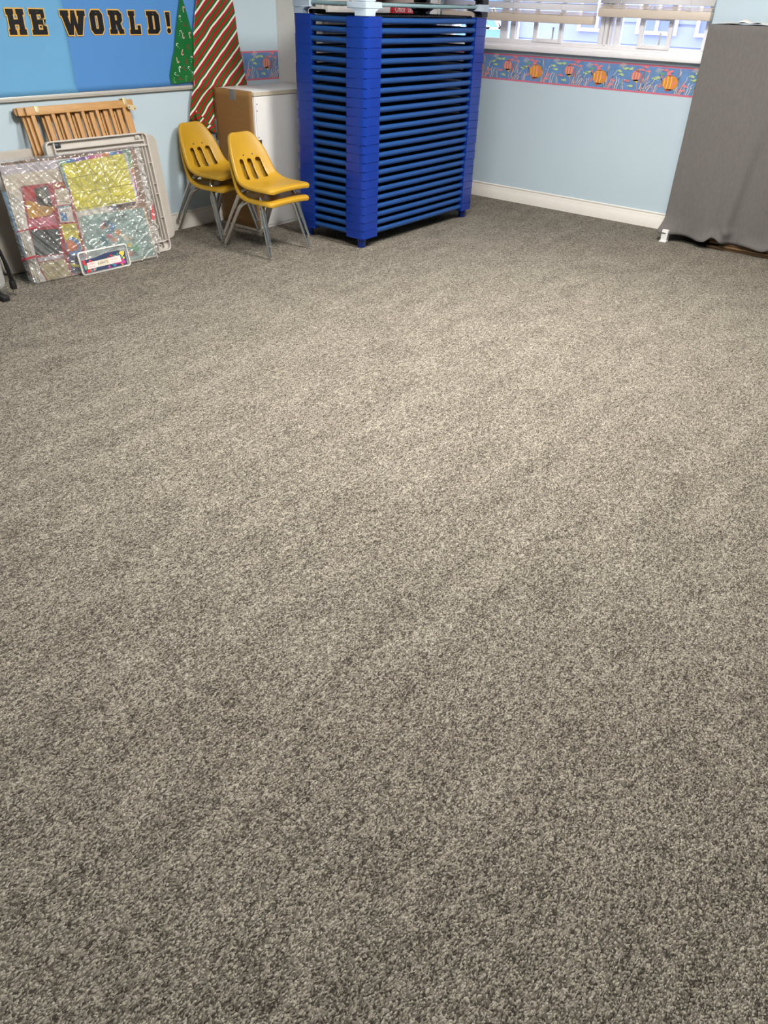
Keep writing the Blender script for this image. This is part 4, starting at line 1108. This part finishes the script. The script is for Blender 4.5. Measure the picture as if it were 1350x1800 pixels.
p.rect(0.252, 0.367, 0.335, 0.376, 'print_teal_dark').poly([(0.252, 0.345), (0.262, 0.325), (0.256, 0.30), (0.292, 0.296), (0.296, 0.34), (0.275, 0.338)], 'print_blue').text('onds', 0.258, 0.343, 0.030, 'ink_dark')
p.text('metals', 0.252, 0.245, 0.026, 'ink_grey')
p.ell(0.285, 0.155, 0.047, 0.052, 'print_blue', n=20).poly([(0.235, 0.07), (0.26, 0.03), (0.31, 0.02), (0.29, 0.05)], 'print_yellow').poly([(0.26, 0.10), (0.3, 0.09), (0.32, 0.06), (0.29, 0.055)], 'pocket_green').poly([(0.245, 0.03), (0.32, 0.015), (0.32, 0.028), (0.26, 0.045)], 'print_blue')
p.up().poly([(0.252, 0.195), (0.276, 0.195), (0.318, 0.15), (0.300, 0.128), (0.245, 0.135)], 'print_orange').stroke([(0.24, 0.12), (0.29, 0.14), (0.33, 0.165)], 0.006, 'print_pink')
p.up()
p.stroke([(0.238, 0.50), (0.232, 0.25), (0.2275, 0.003)], 0.006, 'chart_red').stroke([(0.053, 0.145), (0.06, 0.05), (0.078, 0.003)], 0.006, 'chart_red')
sheet_thing('pocket_chart', 'red pocket chart with gold, dark green and tan pockets inside the bag', 'chart', p.mb)
# calendar
p = Pr(-0.0030)
p.poly([(0.326, 0.608), (0.784, 0.628), (0.774, 0.34), (0.350, 0.335)], 'paper_white').up()
def lerp2(c, s_, t_):
    (a0, b0), (a1, b1), (a2, b2), (a3, b3) = c
    return ((a0*(1-s_)+a1*s_)*(1-t_)+(a3*(1-s_)+a2*s_)*t_, (b0*(1-s_)+b1*s_)*(1-t_)+(b3*(1-s_)+b2*s_)*t_)
C0 = [(0.328, 0.606), (0.782, 0.626), (0.772, 0.342), (0.352, 0.337)]
bandc = ['print_green', 'print_blue', 'print_purple', 'print_purple', 'print_magenta', 'print_pink', 'print_orange', 'print_blue', 'print_purple', 'print_green']
for k in range(10): p.poly([lerp2(C0, k/10, 0), lerp2(C0, (k+1)/10, 0), lerp2(C0, (k+1)/10, 0.12), lerp2(C0, k/10, 0.12)], bandc[k])
for k, m in enumerate(['print_green', 'print_green', 'print_lime', 'print_orange', 'print_pink', 'print_magenta', 'print_purple', 'print_pink']):
    p.poly([lerp2(C0, 0.92, k/8), lerp2(C0, 1, k/8), lerp2(C0, 1, (k+1)/8), lerp2(C0, 0.92, (k+1)/8)], m)
for k, m in enumerate(['print_green', 'print_teal', 'print_blue', 'print_teal_dark', 'print_purple', 'print_magenta', 'print_pink', 'print_magenta']):
    p.poly([lerp2(C0, 0, k/8), lerp2(C0, 0.06, k/8), lerp2(C0, 0.06, (k+1)/8), lerp2(C0, 0, (k+1)/8)], m)
p.up()
Y0 = [(0.346, 0.588), (0.739, 0.607), (0.752, 0.345), (0.357, 0.338)]
p.poly([Y0[0], Y0[1], Y0[2], Y0[3]], 'print_yellow').poly([(0.741, 0.607), (0.758, 0.608), (0.766, 0.342), (0.753, 0.342)], 'paper_white').up()
for s_ in (0.195, 0.40, 0.605, 0.80): p.stroke([lerp2(Y0, s_, 0), lerp2(Y0, s_, 0.5), lerp2(Y0, s_, 1)], 0.0024, 'ink_grey')
for t_ in (0.31, 0.64, 0.97): p.stroke([lerp2(Y0, 0, t_), lerp2(Y0, 0.5, t_), lerp2(Y0, 1.05, t_)], 0.0024, 'ink_grey')
p.text('Sunday', 0.745, 0.590, 0.020, 'print_blue', rot=-PI/2+0.03).text('Monday', 0.748, 0.508, 0.020, 'print_blue', rot=-PI/2+0.03)
for s_, t_ in ((0.56, 0.16), (0.86, 0.16), (0.15, 0.48), (0.47, 0.55), (0.70, 0.50), (0.90, 0.45)):
    a, c = lerp2(Y0, s_, t_); p.stroke([(a-0.018, c), (a-0.008, c+0.006), (a+0.012, c+0.004)], 0.0015, 'ink_grey').stroke([(a-0.01, c-0.006), (a+0.016, c-0.004)], 0.0015, 'ink_grey')
sheet_thing('wall_calendar', 'yellow calendar grid chart with tie-dye border inside the bag', 'calendar', p.mb)
# teal chart
p = Pr(-0.0010)
p.poly([(0.360, 0.313), (0.796, 0.302), (0.812, 0.006), (0.352, 0.003)], 'paper_cream').up()
p.poly([(0.364, 0.309), (0.780, 0.299), (0.800, 0.016), (0.358, 0.010)], 'print_teal').up()
p.text('mixed', 0.585, 0.268, 0.022, 'ink_dark', rot=-0.03).text('bunch', 0.605, 0.248, 0.018, 'ink_grey', rot=-0.03)
for a, c, ra, rb, m in ((0.522, 0.245, 0.03, 0.02, 'print_teal_dark'), (0.55, 0.225, 0.022, 0.018, 'print_blue'), (0.494, 0.232, 0.022, 0.016, 'cane_pink'), (0.53, 0.20, 0.03, 0.016, 'print_teal_dark'), (0.582, 0.185, 0.018, 0.018, 'print_orange'), (0.47, 0.17, 0.018, 0.016, 'print_teal_dark'), (0.52, 0.175, 0.016, 0.014, 'print_pink'), (0.545, 0.150, 0.02, 0.016, 'cane_pink'), (0.48, 0.14, 0.02, 0.024, 'print_teal_dark'), (0.624, 0.145, 0.02, 0.016, 'paper_cream'), (0.605, 0.165, 0.012, 0.01, 'paper_cream'), (0.652, 0.14, 0.014, 0.012, 'paper_cream'), (0.635, 0.105, 0.012, 0.014, 'fish_yellow'), (0.668, 0.078, 0.03, 0.02, 'print_green'), (0.632, 0.052, 0.022, 0.018, 'cane_pink'), (0.51, 0.25, 0.008, 0.014, 'print_magenta')):
    p.ell(a, c, ra, rb, m)
p.up()
for a, c in ((0.53, 0.228), (0.585, 0.188), (0.545, 0.152)): p.ell(a, c, 0.006, 0.006, 'fish_orange', n=8)
sheet_thing('wall_chart', 'pale teal illustrated chart at lower right inside the bag', 'chart', p.mb)

# clear bag
def bagf(u, v):
    a = -0.024 + 0.885*u; c = 0.0 + 0.642*v
    if u > 0.9: a -= 0.03*(1-v)**2*(u-0.9)*10 - 0.015*math.sin(v*PI)*(u-0.9)*10
    # ridged creases: long diagonals on the left, fine crumple at lower right
    def ridge(x): return 1-abs(mnoise.noise(x))*2
    q1 = a*0.78 + c*0.62; q2 = -a*0.62 + c*0.78
    h = 0.015*max(0, ridge(Vector((q1*22, q2*1.6, 0.3))))**6 * (0.45+0.7*(1-u))
    h += 0.0075*max(0, ridge(Vector((q1*48, q2*5, 5.3))))**4 * (1.1-u)
    h += 0.009*max(0, ridge(Vector((a*7+c*9+4, c*30-a*16, 7.7))))**5 * (0.3+u*(1.1-0.6*v))
    h += 0.0034*max(0, ridge(Vector((a*30-c*22, c*52+a*18, 2.1))))**4 * (0.25+u*0.8)
    h += 0.0006*mnoise.noise(Vector((a*70, c*80, 9.1)))
    h += 0.004*mnoise.noise(Vector((a*5, c*5, 4.4)))
    edge = min(u, 1-u, 1-v)
    h += 0.008
    if edge < 0.03: h -= 0.03*(1-edge/0.03)**2
    return (a, c, h)
b = MB(); b.grid(bagf, 300, 220)
o = b.build('plastic_bag', 'bag', recalc=False); o.matrix_world = bx
tag(o, 'crinkled clear plastic bag wrapped round the posters on the floor', 'bag')
b = MB(); 
for zz, a0, a1 in ((0.142, -0.03, 0.06), (0.148, -0.025, 0.05), (0.29, -0.02, 0.09)): b.tube([(a0, zz-0.012, -0.02), (a0+0.012, zz-0.006, 0.012), (a1, zz, 0.018)], 0.0028, n=6)
bd = b.build('red_band', 'chart_red'); bd.parent = o

# small white rimmed lid with name strip
lx = lean_xf((-4.121, 2.402, 0.0), (0.019, 0.321, 0), 0.2)
ld = thing('box_lid', 'white rimmed clear lid with a colourful name strip leaning on the bagged posters', 'lid')
ld.matrix_world = lx
LW, LH = 0.325, 0.132
b = MB(); b.poly([rrect(0, 0, LW, LH, 0.018), rrect(0.0065, 0.0065, LW-0.0065, LH-0.0065, 0.013)], lambda a, c, h: (a, c, h), 0.010)
b.bm.normal_update(); bmesh.ops.bevel(b.bm, geom=[e for e in b.bm.edges if len(e.link_faces) == 2 and e.calc_face_angle(0) > 1.2], offset=0.002, segments=2, affect='EDGES')
b.build('rim', 'paper_white', ld)
b = MB(); b.poly([rrect(0.005, 0.005, LW-0.005, LH-0.005, 0.013)], lambda a, c, h: (a, c, 0.002+h), 0.0012); b.build('clear_panel', 'lid_clear', ld)
p = Print(lambda a, c, h: (a, c, 0.0036+h))
p.poly([(0.020, 0.012), (0.303, 0.012), (0.306, 0.088), (0.26, 0.100), (0.17, 0.098), (0.10, 0.086), (0.018, 0.084)], 'print_navy').up()
rr = random.Random(5)
cols_ = ['print_red', 'print_orange', 'fish_yellow', 'print_blue', 'print_magenta', 'print_green', 'print_pink', 'print_teal_dark', 'print_red']
for k in range(46):
    a = 0.030+0.262*rr.random(); c = 0.019+0.062*rr.random(); q = rr.uniform(0, 3)
    p.ell(a, c, rr.uniform(0.006, 0.014), rr.uniform(0.004, 0.008), cols_[k % 9], rot=q, n=7)
    if k % 9 == 8: p.up()
p.up().poly([(0.262, 0.082), (0.276, 0.094), (0.300, 0.090), (0.296, 0.072), (0.28, 0.060), (0.272, 0.074)], 'fish_yellow').poly([(0.02, 0.06), (0.036, 0.062), (0.04, 0.082), (0.022, 0.083)], 'print_red').poly([(0.024, 0.03), (0.04, 0.032), (0.038, 0.055), (0.024, 0.056)], 'print_green').poly([(0.03, 0.012), (0.056, 0.014), (0.058, 0.026), (0.034, 0.028)], 'print_red').poly([(0.23, 0.03), (0.29, 0.018), (0.296, 0.03), (0.28, 0.05)], 'print_magenta')
p.up().poly([(0.043, 0.030), (0.268, 0.034), (0.268, 0.071), (0.045, 0.066)], 'paper_white').up().poly([(0.112, 0.032), (0.19, 0.0335), (0.19, 0.069), (0.112, 0.0675)], 'paper_cream').up()
p.text('LEARN', 0.049, 0.052, 0.015, 'fish_pink', sx=0.95).text('WITH US', 0.049, 0.036, 0.013, 'fish_pink', sx=0.85).text('KARATE', 0.114, 0.043, 0.021, 'ink_dark', sx=0.85, rot=0.02).text('FOR KIDS', 0.196, 0.053, 0.014, 'fish_pink', sx=0.8)
for k in range(9): p.stroke([(0.2+0.007*k, 0.038), (0.203+0.007*k, 0.047)], 0.0012, 'fish_pink')
p.mb.build('name_strip', None, ld, recalc=False)

# ------------------------------------------------------------------ appliance at the left edge
ap = thing('fan_heater', 'grey appliance with black cord at the left edge of the photo', 'appliance', (-4.15, 1.668, 0))
b = MB(); b.poly([rrect(-0.26, 0.045, 0.262, 0.62, 0.045, 8)], lambda a, c, h: (-0.02+h*1.0, a, c), 0.085)
b.bm.normal_update(); bmesh.ops.bevel(b.bm, geom=[e for e in b.bm.edges if len(e.link_faces) == 2 and e.calc_face_angle(0) > 1.2], offset=0.012, segments=3, affect='EDGES')
b.build('body', 'device_grey', ap)
b = MB(); b.box((0.0652, 0.10, 0.07), (0.0665, 0.225, 0.16)); b.build('rating_label', 'paper_white', ap)
for y in (-0.2, 0.21):
    b = MB(); b.box((-0.03, y-0.02, 0), (0.13, y+0.02, 0.028), bev=0.006); b.box((0.0, y-0.015, 0.02), (0.05, y+0.015, 0.06)); b.build('foot', 'rubber_black', ap)
b = MB()
b.tube([(0.07, 0.16, 0.40), (0.075, 0.25, 0.30), (0.072, 0.272, 0.2), (0.07, 0.285, 0.09)], 0.008, n=8)
b.tube([(0.075, 0.17, 0.36), (0.082, 0.262, 0.25), (0.082, 0.284, 0.15), (0.078, 0.296, 0.07)], 0.007, n=8)
b.box((0.055, 0.278, 0.036), (0.083, 0.306, 0.085), bev=0.004)
cd_ = b.build('power_cord', 'rubber_black', ap)
b = MB(); b.box((0.060, 0.286, 0.012), (0.062, 0.292, 0.037)); b.box((0.074, 0.292, 0.012), (0.076, 0.298, 0.037)); b.build('plug_prongs', 'chrome', cd_)

# ------------------------------------------------------------------ lights
def troffer(x, y, rz=0):
    t = thing('ceiling_light', 'ceiling troffer', 'light', (x, y, ZC-0.005), rz, 'ceiling troffers above the room')
    b = MB()
    for lo, hi in (((-0.61, -0.305, -0.02), (0.61, -0.28, 0)), ((-0.61, 0.28, -0.02), (0.61, 0.305, 0)), ((-0.61, -0.28, -0.02), (-0.585, 0.28, 0)), ((0.585, -0.28, -0.02), (0.61, 0.28, 0))): b.box(lo, hi)
    b.build('frame', 'lamp_frame', t)
    b = MB(); b.box((-0.585, -0.28, -0.014), (0.585, 0.28, -0.004)); b.build('diffuser', 'lamp', t)
    return t
for k, (x, y) in enumerate(((-1.75, 2.05), (-1.55, 3.75))):
    t = troffer(x, y); t['label'] = ('ceiling light nearer the left wall', 'ceiling light nearer the window wall')[k]

w = bpy.data.worlds.new('sky'); S.world = w; w.use_nodes = True
bg = w.node_tree.nodes['Background']; bg.inputs['Color'].default_value = (0.86, 0.89, 1.0, 1); bg.inputs['Strength'].default_value = 5.0

S.view_settings.view_transform = 'Standard'; S.view_settings.look = 'None'
S.view_settings.exposure = 0.0; S.view_settings.gamma = 1.0; S.view_settings.use_curve_mapping = False
S.cycles.use_denoising = True
S.cycles.max_bounces = 10; S.cycles.transparent_max_bounces = 16
S.cycles.sample_clamp_indirect = 6.0
